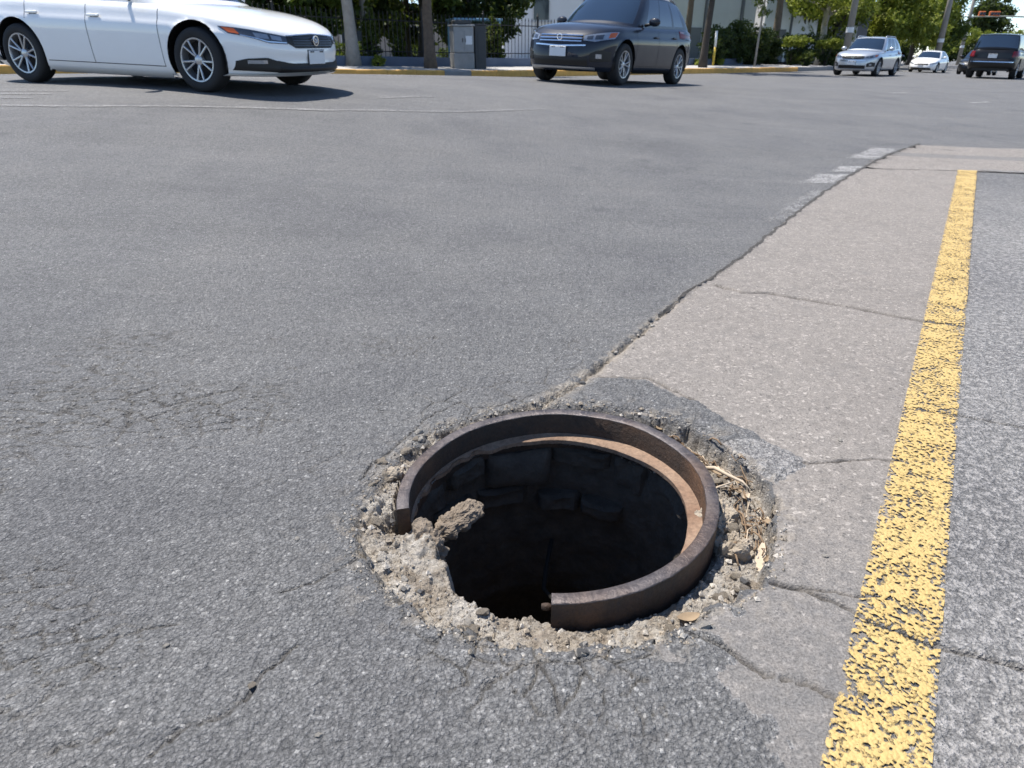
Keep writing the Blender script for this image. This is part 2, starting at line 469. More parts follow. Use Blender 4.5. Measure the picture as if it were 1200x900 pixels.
M['iron_top'] = rust('worn_iron_rim', (.070, .060, .060), (.115, .10, .098), (.085, .056, .042), .46, .5, .0022)
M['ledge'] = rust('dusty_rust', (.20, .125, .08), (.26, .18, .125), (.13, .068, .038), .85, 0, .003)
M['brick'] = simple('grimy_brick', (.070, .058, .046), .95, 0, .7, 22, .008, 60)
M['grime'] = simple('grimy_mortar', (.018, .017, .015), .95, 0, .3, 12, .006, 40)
M['mortar_lump'] = simple('broken_mortar', (.32, .27, .21), .95, 0, .35, 26, .006, 130)
M['mortar_pale'] = simple('pale_broken_mortar', (.46, .42, .365), .95, 0, .25, 26, .005, 130)
M['stone_dark'] = simple('dark_asphalt_crumb', (.14, .135, .13), .9, 0, .35, 40, .005, 130)
M['twig'] = simple('dry_twig', (.20, .135, .082), .9, 0, .4, 40, .002, 200)
M['leaf_dry'] = simple('dry_leaf', (.26, .19, .12), .85, 0, .4, 25, .001, 120)
M['wood_pale'] = simple('weathered_wood', (.46, .37, .27), .85, 0, .25, 40, .001, 150)
M['kerb_yellow'] = simple('yellow_kerb_paint', (.66, .36, .085), .75, 0, .35, 5, .004, 40)
M['kerb_grey'] = simple('bare_kerb_concrete', (.26, .25, .235), .85, 0, .25, 5, .004, 40)
M['pave'] = simple('pavement_concrete', (.36, .345, .325), .85, 0, .22, 2.5, .003, 50)
M['lawn'] = simple('lawn_green', (.13, .17, .045), .9, 0, .45, 3, .03, 20)
M['lot'] = simple('pale_yard', (.27, .26, .25), .85, 0, .2, 1, .004, 30)
M['blue_wall'] = simple('blue_grey_render', (.10, .125, .175), .8, 0, .2, 3, .003, 60)
M['iron_black'] = simple('black_iron', (.018, .018, .02), .5, .3, .2, 10)
M['bark'] = simple('tree_bark', (.13, .095, .068), .95, 0, .5, 9, .03, 26)
M['bark_pale'] = simple('pale_bark', (.30, .275, .24), .95, 0, .35, 7, .02, 26)
M['bark_dark'] = simple('dark_bark', (.055, .045, .036), .95, 0, .4, 9, .02, 26)
M['pole_wood'] = simple('grey_pole', (.27, .245, .21), .9, 0, .25, 4, .004, 40)
M['cab_grey'] = simple('grey_cabinet_paint', (.30, .295, .285), .6, 0, .25, 4, .002, 30)
M['cab_dark'] = simple('dark_cabinet_side', (.05, .05, .05), .6, 0, .2, 4)
M['wall_grey'] = simple('grey_render', (.50, .495, .49), .85, 0, .1, 1.5, .004, 30)
M['wall_white'] = simple('white_render', (.66, .665, .68), .8, 0, .07, 1.5, .003, 30)
M['wall_dark'] = simple('dark_cladding', (.14, .14, .15), .8, 0, .15, 2)  # one dark tone for the slate building, roofs, doors and pilasters
M['window'] = simple('window_glass', (.03, .04, .05), .06, 0, .1, 2)
M['trim'] = simple('white_trim', (.55, .55, .55), .6, 0, .1, 3)
M['orange'] = simple('orange_signal_housing', (.55, .13, .03), .5, 0, .15, 3)
M['arm'] = simple('galvanised_arm', (.36, .37, .30), .5, .3, .15, 3)
M['steel'] = simple('galvanised_steel', (.36, .37, .38), .45, .5, .15, 3)
M['sign_white'] = simple('white_enamel', (.7, .7, .7), .4, 0, .05, 3)
M['sign_yellow'] = simple('yellow_enamel', (.6, .4, .04), .5, 0, .1, 3)
M['blue_paint'] = simple('blue_frame_paint', (.16, .30, .42), .5, 0, .15, 3)
def leaf_mat(name, a, b):
    m = NT(name)
    oi = m.n('ShaderNodeAttribute', attribute_name='tint')
    col = m.mix(m.sep(oi.outputs['Color'])[0], a, b)
    m.p(Base_Color=col, Roughness=.6)
    m.b.inputs['Specular IOR Level'].default_value = .3
    tl = m.n('ShaderNodeBsdfTranslucent'); m.set(tl.inputs[0], m.mix(.35, col, (.20, .26, .02)))
    mx = m.n('ShaderNodeMixShader'); mx.inputs[0].default_value = .32
    m.t.links.new(m.b.outputs[0], mx.inputs[1]); m.t.links.new(tl.outputs[0], mx.inputs[2]); m.t.links.new(mx.outputs[0], m.out.inputs[0])
    return m.mat
M['leaf'] = leaf_mat('leaf_green', (.035, .06, .012), (.10, .14, .025))
M['leaf_bright'] = leaf_mat('leaf_yellow_green', (.085, .125, .015), (.31, .33, .05))
M['leaf_dark'] = leaf_mat('leaf_dark_green', (.016, .028, .010), (.05, .075, .02))
M['leaf_cyp'] = leaf_mat('cypress_green', (.05, .075, .014), (.13, .16, .03))
M['paint_white'] = paint('white_car_paint', (.84, .835, .82), 0, .3)
M['paint_grey'] = paint('dark_grey_car_paint', (.011, .015, .026), .0, .4, .7, .1)
M['paint_silver'] = paint('silver_car_paint', (.46, .49, .53), .55, .3)
M['paint_black'] = paint('black_car_paint', (.004, .004, .005), .0, .35, .4, .25)
M['paint_blue'] = paint('slate_blue_car_paint', (.06, .08, .12), .3, .3)
M['glass'] = simple('car_glass', (.008, .016, .028), .02, 0, .1, 2, spec=1.0)
M['glass'].node_tree.nodes['Principled BSDF'].inputs['IOR'].default_value = 1.75
M['tyre'] = simple('tyre_rubber', (.016, .016, .017), .8, 0, .3, 10, .003, 60)
M['alloy'] = simple('alloy_rim', (.45, .46, .48), .3, .8, .1, 5)
M['chrome'] = simple('chrome', (.75, .76, .78), .1, 1, .05, 5)
M['black_plastic'] = simple('black_plastic', (.005, .005, .0055), .5, 0, .2, 8)
M['gap'] = simple('panel_gap', (.01, .01, .01), .9, 0, .1, 5)
M['lamp_dark'] = simple('smoked_lamp_glass', (.045, .055, .075), .05, 0, .2, 5, spec=.8)
M['lamp_clear'] = simple('clear_lamp_glass', (.34, .37, .41), .08, .6, .15, 8)
M['lamp_orange'] = simple('amber_lamp_glass', (.45, .10, .03), .12, 0, .15, 8)
M['lamp_red'] = simple('red_lamp_glass', (.16, .008, .012), .1, 0, .15, 8)
M['plate'] = simple('number_plate_white', (.66, .67, .68), .45, 0, .08, 12)

# ------------------------------------------------------------------ ground sheet
def axis(lo, hi, fine, mid_lo, mid_hi, mid, far_lo, far_hi, g):
    a = list(np.arange(lo, hi + 1e-6, fine))
    up = list(np.arange(hi + mid, mid_hi, mid)); dn = list(np.arange(lo - mid, mid_lo, -mid))
    s, x = mid, (up[-1] if up else hi)
    while x < far_hi:
        s *= g; x += s; up.append(x)
    s, x = mid, (dn[-1] if dn else lo)
    while x > far_lo:
        s *= g; x -= s; dn.append(x)
    return np.array(dn[::-1] + a + up)
GX = axis(-.44, .76, .0036, -1.15, 1.50, .0075, -260, 260, 1.04)
GY = axis(.84, 1.92, .0036, .50, 2.75, .0075, -120, 300, 1.035)
cx0, cy0 = RING_C
def detail(x, y):
    """height above the levelled street and the surface masks at points x, y"""
    sh = x.shape
    x = x.ravel(); y = y.ravel()
    z = np.zeros_like(x); conc = np.zeros_like(x); mort = np.zeros_like(x); crk = np.zeros_like(x); lane = np.zeros_like(x)
    near = (x > -2.5) & (x < 8) & (y > .2) & (y < 11)
    xn, yn = x[near], y[near]
    wx = .010 * fbm(xn * 16, yn * 16, 3) + .006 * vnoise(xn * 90, yn * 90); wy = .010 * fbm(xn * 16 + 9, yn * 16 + 4, 3) + .006 * vnoise(xn * 90 + 31, yn * 90 + 7)
    xw, yw = xn + wx, yn + wy
    zz = .0026 * fbm(xn * 30, yn * 30, 3) + .004 * fbm(xn * 3, yn * 3, 3)
    # concrete strip between the broken edge and the yellow line
    le = interp_line(EDGE, yw); le = np.where(yw < EDGE[0][1], -9, le)
    far_e = yn > 2.75
    yr_ = interp_line(YL, yw) + .03
    right_of_edge = xw > le
    hole_ang = np.arctan2(yn - cy0, xn - cx0)
    c = right_of_edge & (xw < yr_) & (yw > 1.62) & (xw > .2) & (yw < 7.0)
    low = (yw <= 1.62) & (xw + .16 * fbm(xn * 5, yn * 5, 4) + .05 * fbm(xn * 30, yn * 30, 3) > np.interp(yw, [.3, .75, .95, 1.3, 1.62], [.42, .41, .33, .40, .45])) & (xw < yr_)
    cc = np.where(c, 1.0, 0.0)
    cc = np.where(low, np.interp(yw, [.5, .8, 1.05, 1.25, 1.62], [.35, .45, .55, .80, 1.0]), cc)
    cap = (yw >= 6.45) & right_of_edge & (yw < 8.4 + .35 * np.sin(xw * 1.3)) & (xw < 11)
    cc = np.where(cap, np.where((yw > 7.45) & (yw < 7.75), .1, .9), cc)
    sdp = poly_sd(xw, yw, PATCH) + .028 * fbm(xn * 22, yn * 22, 4)
    cc = np.where(sdp > 0, 0, cc)
    zz += np.where(sdp > 0, .008 * sstep(0, .03, sdp), 0)
    conc[near] = cc
    lane[near] = ((((xw > yr_ + .1) | (low & (xw > .3))) & (yw < 6.45)) * np.interp(yw, [3.5, 6.4], [1, .35]))
    de = seg_dist(xw, yw, EDGE)
    wid = np.interp(yn, [1.7, 2.1, 2.6, 4, 9], [.016, .012, .008, .010, .016])
    e = np.exp(-(de / wid) ** 2) * (yn > 1.74)
    patchy = np.clip(.55 + 1.6 * vnoise(xn * 14, yn * 14), .15, 1)
    zz -= e * .020 * patchy * np.where(far_e, 0, 1)
    side = np.where(right_of_edge, 0, 1)
    zz += side * np.exp(-(de / .10) ** 2) * .006 * (yn > 1.7)
    ck = e * patchy * np.interp(yn, [1.7, 3, 6], [.8, .9, .8])
    crumb = np.exp(-(de / (wid * 2.4)) ** 2) * (yn > 1.74) * np.interp(yn, [1.7, 2.6, 3.2], [1, 1, 0])
    for k, (pts, w, dep) in CRACKS.items():
        P = np.array(pts)
        bb = (xn > P[:, 0].min() - .08) & (xn < P[:, 0].max() + .08) & (yn > P[:, 1].min() - .08) & (yn < P[:, 1].max() + .08)
        if not bb.any(): continue
        d = seg_dist(xn[bb] + 1.0 * wx[bb] + .004 * vnoise(xn[bb] * 160, yn[bb] * 160), yn[bb] + 1.0 * wy[bb], pts)
        ww = w * np.clip(1 + 1.3 * vnoise(xn[bb] * 22, yn[bb] * 22), .35, 1.7)
        q = np.exp(-(d / ww) ** 2)
        zz[bb] -= dep * q
        ck[bb] = np.maximum(ck[bb], q * .95)
    lf = (xn < .25) & (yn < 2.4) & (xn > -1.6)
    if lf.any():
        xa, ya = xn[lf], yn[lf]
        net = np.zeros_like(xa)
        for sc_, sdq, thr in ((7.0, 2, .10), (15.0, 6, .16)):
            w1, w2, _v = worley((xa + .035 * fbm(xa * 9, ya * 9, 4)) * sc_, (ya + .035 * fbm(xa * 9 + 40, ya * 9 + 3, 4)) * sc_ * 1.15, sdq)
            e_ = (w2 - w1) / sc_
            on = np.clip(fbm(xa * 2.2 + sdq * 7, ya * 2.2 + 3, 4) * 3.2 + thr + .35 * np.exp(-((xa + .45) ** 2 + (ya - .95) ** 2) / .12), 0, 1)
            net = np.maximum(net, np.exp(-(e_ / .0030) ** 2) * on)
        zz[lf] -= .0085 * net
        ck[lf] = np.maximum(ck[lf], net)
    # broken collar round the frame
    bb = (xn > -.62) & (xn < .9) & (yn > .68) & (yn < 2.1)
    xb, yb = xn[bb], yn[bb]
    f1, f2, cv = worley(xb * 42, yb * 42, 3); g1, g2, gv = worley(xb * 110, yb * 110, 8)
    jag = .022 * (cv - .5) + .02 * fbm(xb * 20, yb * 20, 3)
    sd = poly_sd(xb, yb, COLLAR) + jag
    ang = np.degrees(np.arctan2(yb - cy0, xb - cx0)); rr = np.hypot(xb - cx0, yb - cy0)
    dep = np.interp(ang, [-180, -150, -120, -90, -50, -20, 10, 40, 65, 90, 130, 180], [.020, .026, .036, .046, .046, .045, .054, .070, .060, .034, .024, .020])
    inn = sstep(-.004, np.where((ang > 15) & (ang < 130), .034, .018), sd)
    rough = (.020 * (cv - .5) * np.clip((f2 - f1) * 5, 0, 1) + .011 * (gv - .5) * np.clip((g2 - g1) * 5, 0, 1) + .020 * fbm(xb * 36, yb * 36, 4))
    rough = rough * np.interp(ang, [-180, -160, -140, -90, -45, 0, 60, 180], [.95, .85, .55, .50, .55, .8, 1, .95])
    zb = zz[bb] * (1 - inn) + inn * (-dep + rough)
    # loosened asphalt outside the edge
    lip = np.exp(-np.clip(-sd, 0, 1) / .035) * (sd < 0)
    zb += lip * (.008 * (cv - .5) - .004 + .006 * fbm(xb * 60, yb * 60, 3))
    # seat of the frame and mouth of the shaft
    gap = (ang < -94) | (ang > 190)
    seat = (~((ang < -92) & (ang > -171))) & (rr < .39)
    zb = np.where(seat, np.minimum(zb, -.066 + .004 * fbm(xb * 50, yb * 50, 2)), zb)
    rh = np.interp(ang, [-172, -162, -154, -138, -127, -117, -106, -94, -90], [.335, .337, .318, .333, .365, .376, .376, .378, .34])
    rh = rh + .016 * fbm(ang / 5.0, rr * 22, 3) + .012 * (cv - .5)
    drop = np.clip(rh - rr, 0, 1)
    inmouth = (ang < -91) & (ang > -173)
    zb = np.where(inmouth, np.maximum(zb - drop * 5.0 + .012 * fbm(xb * 70, yb * 70, 3) * (drop > 0), -.34), zb)
    dip = np.exp(-(((xb + .262) / .045) ** 2 + ((yb - 1.300) / .040) ** 2))
    zb = zb - .058 * dip
    zz[bb] = zb
    mo = np.maximum(inn, crumb[bb] * .8 * (fbm(xb * 40, yb * 40, 3) > -.05))
    mo = np.maximum(mo, lip * .45 * (cv > .72))
    mm = np.zeros_like(xn); mm[bb] = mo
    mm = np.maximum(mm, crumb * .75 * (vnoise(xn * 55, yn * 55) > -.1) * (yn < 3.2))
    ck[bb] *= (1 - inn)
    z[near] = zz; mort[near] = mm; crk[near] = np.clip(ck, 0, 1)
    return [a.reshape(sh) for a in (z, conc, mort, crk, lane)]
def make_ground():
    X, Y = np.meshgrid(GX, GY)
    Zt = terr(X.ravel(), Y.ravel()).reshape(X.shape)
    z, conc, mort, crk, lane = detail(X, Y)
    Z = Zt + z
    global ROADZ
    ROADZ = Z
    ny, nx = X.shape
    V = np.stack([X.ravel(), Y.ravel(), Z.ravel()], 1)
    mask = np.stack([conc.ravel(), mort.ravel(), crk.ravel(), lane.ravel()], 1).astype(np.float32)
    i = (np.arange(ny - 1)[:, None] * nx + np.arange(nx - 1)[None, :]).ravel()
    Q = np.stack([i, i + 1, i + nx + 1, i + nx], 1)
    cxm = (X[:-1, :-1] + X[1:, 1:]).ravel() / 2; cym = (Y[:-1, :-1] + Y[1:, 1:]).ravel() / 2
    rr = np.hypot(cxm - cx0, cym - cy0); ang = np.degrees(np.arctan2(cym - cy0, cxm - cx0))
    gap = (ang < -92) & (ang > -172)
    hole = np.where(gap, rr < .275, rr < .345)
    near = (np.abs(cxm - .15) < .6) & (np.abs(cym - 1.37) < .6)
    sd = np.full(cxm.shape, -1.0); sd[near] = poly_sd(cxm[near], cym[near], COLLAR)
    cf = (mask[Q, 0].mean(1) > .4) & (cym < 2.95)
    kind = np.where(hole, 9, np.where(sd > 0, 2, np.where(cf, 1, 0)))
    def make(name, k):
        q = Q[kind == k]
        used, inv = np.unique(q, return_inverse=True)
        me = fast_mesh(name, V[used], inv.reshape(q.shape), M['ground'][k])
        a = me.attributes.new('mask', 'FLOAT_COLOR', 'POINT')
        a.data.foreach_set('color', mask[used].ravel())
        return link(bpy.data.objects.new(name, me))
    tag(make('road', 0), kind='structure')
    tag(make('concrete_gutter', 1), kind='structure')
    tag(make('mortar_collar', 2), 'crumbled tan mortar collar between the asphalt and the iron frame', 'mortar', kind='structure')
make_ground()

def road_z(x, y):
    i = np.clip(np.searchsorted(GX, x) - 1, 0, len(GX) - 2); j = np.clip(np.searchsorted(GY, y) - 1, 0, len(GY) - 2)
    fx = (x - GX[i]) / (GX[i + 1] - GX[i]); fy = (y - GY[j]) / (GY[j + 1] - GY[j])
    a, b, c_, d = ROADZ[j, i], ROADZ[j, i + 1], ROADZ[j + 1, i], ROADZ[j + 1, i + 1]
    return (a * (1 - fx) + b * fx) * (1 - fy) + (c_ * (1 - fx) + d * fx) * fy
def sheet(name, left, right, n, mat, off=.003, m=8, wear=None):
    """a painted strip lying on the street between two plan curves"""
    L = np.array(left); Rr = np.array(right)
    a = np.linspace(0, 1, n)
    def along(P):
        s = np.concatenate([[0], np.cumsum(np.hypot(*np.diff(P, axis=0).T))]); s /= s[-1]
        return np.stack([np.interp(a, s, P[:, 0]), np.interp(a, s, P[:, 1])], 1)
    l, r = along(L), along(Rr)
    t = np.linspace(0, 1, m)
    X = l[:, None, 0] * (1 - t) + r[:, None, 0] * t; Y = l[:, None, 1] * (1 - t) + r[:, None, 1] * t
    z, c, mo, ck, ln = detail(X, Y)
    Z = np.where(Y > 3.2, road_z(X, Y), terr(X.ravel(), Y.ravel()).reshape(X.shape) + z) + (off if not callable(off) else off(X, Y))
    V = np.stack([X.ravel(), Y.ravel(), Z.ravel()], 1)
    i = (np.arange(n - 1)[:, None] * m + np.arange(m - 1)[None, :]).ravel()
    me = fast_mesh(name, V, np.stack([i, i + 1, i + m + 1, i + m], 1), mat)
    at = me.attributes.new('mask', 'FLOAT_COLOR', 'POINT')
    wv = ck.ravel() * .7
    wv = np.maximum(wv, np.interp(np.abs(np.tile(t, n) - .5), [.40, .5], [0, .22]))
    if wear is not None: wv = wv + wear(X.ravel(), Y.ravel())
    at.data.foreach_set('color', np.stack([wv, wv, wv, np.ones_like(wv)], 1).astype(np.float32).ravel())
    return tag(link(bpy.data.objects.new(name, me)), kind='structure')
def edge_sheet(name, left, right, n, m, mat, off, conc=1.0, ragged=0.0):
    o = sheet(name, left, right, n, mat, off, m)
    me = o.data; N = len(me.vertices)
    co = np.empty(N * 3, np.float32); me.vertices.foreach_get('co', co); co = co.reshape(-1, 3)
    d = detail(co[:, 0].astype(float), co[:, 1].astype(float))
    if ragged:
        t = np.tile(np.linspace(0, 1, m), n)
        j = ragged * (fbm(co[:, 0].astype(float) * 9, co[:, 1].astype(float) * 9, 4) + .6 * vnoise(co[:, 0].astype(float) * 60, co[:, 1].astype(float) * 60))
        co[:, 0] += j * 1.0; me.vertices.foreach_set('co', co.ravel())
    a = me.attributes['mask']
    cv = np.full(N, conc) - (.75 * ((co[:, 1] > 7.35) & (co[:, 1] < 7.65)) if conc else 0)
    a.data.foreach_set('color', np.stack([cv, d[2] * 0, d[3] * (d[3] > .3), np.zeros(N)], 1).astype(np.float32).ravel())
    return o
_ye = np.concatenate([np.arange(2.68, 3.4, .04), np.arange(3.4, 6.5, .08)])
_eL = [(float(interp_line(EDGE, v)), float(v)) for v in _ye]; _eR = [(float(interp_line(YL, v)) + .03, float(v)) for v in _ye]
edge_sheet('concrete_gutter', _eL, _eR, 700, 70, M['ground'][1], lambda x, y: -.003 + .010 * sstep(2.70, 3.0, y + .06 * fbm(x * 6, y * 6, 3)), 1.0)
_yc = np.arange(6.46, 8.5, .06)
edge_sheet('concrete_gutter', [(float(interp_line(EDGE, v)), float(v)) for v in _yc], [(11.0, float(v) + .0) for v in _yc], 120, 60, M['ground'][1], .007, 1.0, .12)
_yj = np.concatenate([np.arange(2.6, 4, .05), np.arange(4, 8.7, .1)])
M['joint'] = simple('dirt_filled_joint', (.06, .055, .05), .95, 0, .5, 30, .004, 90)
def _jw(v): return np.interp(v, [2.6, 3.5, 5, 8.7], [.006, .007, .011, .018])
edge_sheet('dirt_joint', [(float(interp_line(EDGE, v) - _jw(v) * (1 + .7 * math.sin(v * 37) * math.sin(v * 11))), float(v)) for v in _yj], [(float(interp_line(EDGE, v) + _jw(v) * .8 * (1 + .6 * math.sin(v * 29))), float(v)) for v in _yj], 900, 4, M['joint'], .0095, 0, .02)
_yl = np.array(YL); _yr = np.array(YR)
_ys = np.array([0.45, .6, .75, .9, 1.1, 1.3, 1.6, 2.0, 2.6, 3.4, 4.4, 5.4, 6.47])
_fl = np.polyfit(_yl[:, 1], _yl[:, 0], 2); _fr = np.polyfit(_yr[:, 1], _yr[:, 0], 2)
sheet('yellow_line', [(np.polyval(_fl, v), v) for v in _ys], [(np.polyval(_fr, v), v) for v in _ys], 900, M['yellow'], lambda x, y: .004 + .009 * sstep(2.6, 2.95, y), 26,
      wear=lambda x, y: np.interp(y, [.5, .85, 1.05, 2.5, 3.5, 6], [.10, .06, .0, .02, -.02, -.08]) + .10 * fbm(x * 2.6, y * 2.6, 3))
sheet('yellow_line', [(4.28, 6.42), (9.0, 6.42)], [(4.28, 6.56), (9.0, 6.56)], 60, M['white_faint'], .012, 4)
def wb(p, q, w, mat):
    (ax, ay), (bx, by) = p, q
    d = Vector((bx - ax, by - ay)).normalized()
    sheet('white_marking', [(ax, ay), (bx, by)], [(ax - w, ay + w * .05), (bx - w, by + w * .05)], 40, mat, .0035, 8)
wb((3.60, 7.05), (4.30, 7.95), .30, M['white_worn'])
wb((3.02, 6.25), (3.25, 6.55), .22, M['white_worn'])
wb((2.62, 5.70), (2.92, 6.12), .28, M['white_worn'])
wb((1.70, 4.28), (2.42, 5.38), .13, M['white_faint'])

# ------------------------------------------------------------------ manhole frame, shaft, rubble
rng = np.random.default_rng(5)
def tiltz(x, y):
    return RING_TX * x + RING_TY * y
def make_frame():
    root = empty('manhole_ring', (RING_C[0], RING_C[1], RING_TOP - .066), 0,
                 'broken rusty iron manhole ring standing proud round the open hole', 'manhole ring')
    a0, a1, n = R(-94.4), R(190.5), 300
    Ro, Ri, H = RING_R, RING_R - .030, .066
    b = .0026
    prof = [(Ro, -.045), (Ro, H - b), (Ro - b * .35, H - b * .35), (Ro - b, H), (Ri + b, H), (Ri + b * .35, H - b * .35), (Ri, H - b), (Ri, -.045)]
    mb = MB(); rows = []
    for k in range(n + 1):
        a = a0 + (a1 - a0) * k / n
        row = []
        for i, (r, h) in enumerate(prof):
            w = .0003 * math.sin(a * 37 + i) + .0002 * math.sin(a * 91 + 2 * i) + .0006 * math.sin(a * 9)
            r2 = r + w * .8; h2 = h + (w if h > .03 else 0)
            x, y = r2 * math.cos(a), r2 * math.sin(a)
            row.append((x, y, h2 + tiltz(x, y)))
        rows.append(row)
    P = len(prof)
    for k in range(n):
        for i in range(P - 1):
            q = [rows[k][i], rows[k + 1][i], rows[k + 1][i + 1], rows[k][i + 1]]
            mb.add(q, [(0, 1, 2, 3)], 1 if 1 <= i <= 5 else 0)
    for row, fl in ((rows[0], 0), (rows[-1], 1)):
        mb.add(row, [tuple(range(P)) if fl else tuple(range(P))[::-1]], 0)
    mb.build('ring_wall', [M['rust'], M['iron_top']], root, True, weld=True, autosmooth=35)
    # flat seat for the missing cover, corroded away towards the left
    mb = MB(); rows = []
    n = 260
    for k in range(n + 1):
        a = R(-93) + (R(186) - R(-93)) * k / n
        d = math.degrees(a)
        wear = max(0, min(1, (d - 96) / 36))
        rin = .319 + wear * .022 + .004 * math.sin(a * 5) * (1 - wear) + float(fbm(np.array([d / 7.0]), np.array([.5]), 4)[0]) * .022 * (.12 + wear)
        rows.append([(r * math.cos(a), r * math.sin(a), h + tiltz(r * math.cos(a), r * math.sin(a)))
                     for r, h in ((Ri + .0015, .004), (Ri - .006, .0015), (rin + .003, -.001 - .004 * wear), (rin, -.004), (rin + .001, -.016), (Ri + .001, -.018))])
    mb.grid(rows, 0)
    for row in (rows[0], rows[-1]): mb.add(row, [tuple(range(6))])
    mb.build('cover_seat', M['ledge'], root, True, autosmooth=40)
    mb = MB(); x, y = .352 * math.cos(R(-95.2)), .352 * math.sin(R(-95.2))
    mb.lathe([(0, -.010), (.006, -.010), (.0075, -.004), (.0075, .004), (.005, .009), (0, .010)], 10, 'x', (x - .004, y + .006, .016))
    mb.build('bolt_stub', M['rust'], root, True)
make_frame()

def make_shaft():
    root = empty('manhole_shaft', (RING_C[0], RING_C[1], -1.7), 0, 'dark brick shaft going down under the open manhole', 'shaft')
    Z0 = 1.7
    lin = MB(); rows = []
    zs_ = list(np.linspace(-.075, -.62, 40)) + [-.75, -1.0, -1.69]
    A = np.linspace(0, 2 * np.pi, 161)[:-1]
    for z in zs_:
        q = np.full(A.shape, z)
        n = .016 * fbm(np.cos(A) * 4 + 9 + np.sin(A) * 3, np.sin(A) * 4 + q * 9, 4) + .010 * fbm(A * 12, q * 34, 3)
        rad = .368 + (.08 if z < -.7 else 0) + n
        rows.append([(rad[i] * math.cos(A[i]), rad[i] * math.sin(A[i]), Z0 + z) for i in range(160)])
    lin.grid(rows, closeu=True)
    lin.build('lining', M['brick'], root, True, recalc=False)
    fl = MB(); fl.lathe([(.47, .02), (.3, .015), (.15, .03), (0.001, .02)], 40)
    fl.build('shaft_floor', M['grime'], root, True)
    r = np.random.default_rng(3)
    def blk(ri, dep, wid, hgt, seed):
        """one rough masonry block, its inner face uneven"""
        m = MB(); n, k = 12, 7
        rows = []
        for j in range(k + 1):
            v = j / k; z = (v - .5) * hgt
            row = [((ri + dep) * math.cos(-wid / 2), (ri + dep) * math.sin(-wid / 2), z)]
            for i in range(n + 1):
                u = i / n; a = (u - .5) * wid
                e = .016 * (max(0, abs(u - .5) * 2 - .8) / .2) ** 2 + .014 * (max(0, abs(v - .5) * 2 - .7) / .3) ** 2
                q = float(fbm(np.array([u * 3 + seed * 3.1]), np.array([v * 2.2 + seed]), 4)[0]) * .016
                row.append(((ri + e + q) * math.cos(a), (ri + e + q) * math.sin(a), z + .006 * math.sin(u * 5 + seed)))
            row.append(((ri + dep) * math.cos(wid / 2), (ri + dep) * math.sin(wid / 2), z)); rows.append(row)
        m.grid(rows); m.add(rows[0], [tuple(range(n + 3))]); m.add(rows[-1], [tuple(range(n + 3))])
        return m.mesh('block', M['brick'], True, autosmooth=50)
    q = 0
    for (a_, w_, z_, h_, ri_) in [(131, 20, -.120, .070, .342), (104, 31, -.140, .115, .326), (74, 27, -.115, .06, .350), (50, 16, -.14, .10, .356), (27, 28, -.12, .065, .352), (158, 26, -.14, .09, .345),
                                (84, 20, -.265, .055, .332), (62, 21, -.262, .05, .326), 
                                (112, 24, -.235, .06, .345), (140, 26, -.24, .07, .350)]:
        q += 1
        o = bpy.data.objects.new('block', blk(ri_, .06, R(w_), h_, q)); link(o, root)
        o.location = (0, 0, Z0 + z_); o.rotation_euler = (r.uniform(-.03, .03), r.uniform(-.03, .03), R(a_))
    rod = MB()
    rod.tube([(.02, .33, Z0 - .40), (.0, .25, Z0 - .44), (-.01, .20, Z0 - .48), (.02, .17, Z0 - .50), (.12, .12, Z0 - .52), (.24, .07, Z0 - .54), (.36, .03, Z0 - .55)], .007, 8)
    rod.build('step_iron', M['grime'], root, True)
make_shaft()

def rock_mesh(name, mat, seed, sub=2, flat=.7, rough=.28):
    bm = bmesh.new(); bmesh.ops.create_icosphere(bm, subdivisions=sub, radius=1)
    r = np.random.default_rng(seed)
    ph = r.uniform(0, 6.28, (6, 3)); fq = r.uniform(1.2, 4.5, (6, 3))
    planes = [(Vector(r.normal(size=3)).normalized(), r.uniform(.55, .9)) for _ in range(6)]
    for v in bm.verts:
        c = v.co.copy()
        d = sum(math.sin(fq[i] @ np.array(c) + ph[i, 0]) / (1 + .5 * i) for i in range(6)) * rough * .45
        c *= 1 + d + r.uniform(-.05, .05)
        for nrm, lim in planes:
            e = c.dot(nrm) - lim
            if e > 0: c -= nrm * e
        v.co = Vector((c.x, c.y * .85, c.z * flat))
    me = bpy.data.meshes.new(name); bm.to_mesh(me); bm.free()
    me.materials.append(mat)
    return me
def surf(x, y):
    z = detail(np.array([x]), np.array([y]))[0][0]
    return float(z) + tz(x, y)
ROCKS = {k: [rock_mesh('mortar_fragment', M[k], 40 + 7 * i + j * 100, 2) for i in range(5)] for j, k in enumerate(('mortar_lump', 'mortar_pale', 'stone_dark'))}
def rocks(n, a0, a1, r0, r1, s0, s1, kinds, label, group, name='mortar_fragment', seed=0):
    r = np.random.default_rng(seed)
    for _ in range(n):
        a = R(r.uniform(a0, a1)); rad = r.uniform(r0, r1)
        x, y = RING_C[0] + rad * math.cos(a), RING_C[1] + rad * math.sin(a)
        kd = kinds[r.integers(len(kinds))]
        o = bpy.data.objects.new(name, ROCKS[kd][r.integers(5)]); link(o)
        s = r.uniform(s0, s1) * (1 if r.random() < .7 else 1.35)
        o.scale = (s, s * r.uniform(.7, 1.1), s * r.uniform(.6, 1))
        o.location = (x, y, surf(x, y) + s * .08)
        o.rotation_euler = (r.uniform(-.5, .5), r.uniform(-.5, .5), r.uniform(0, 6.28))
        tag(o, label, 'rubble', group)
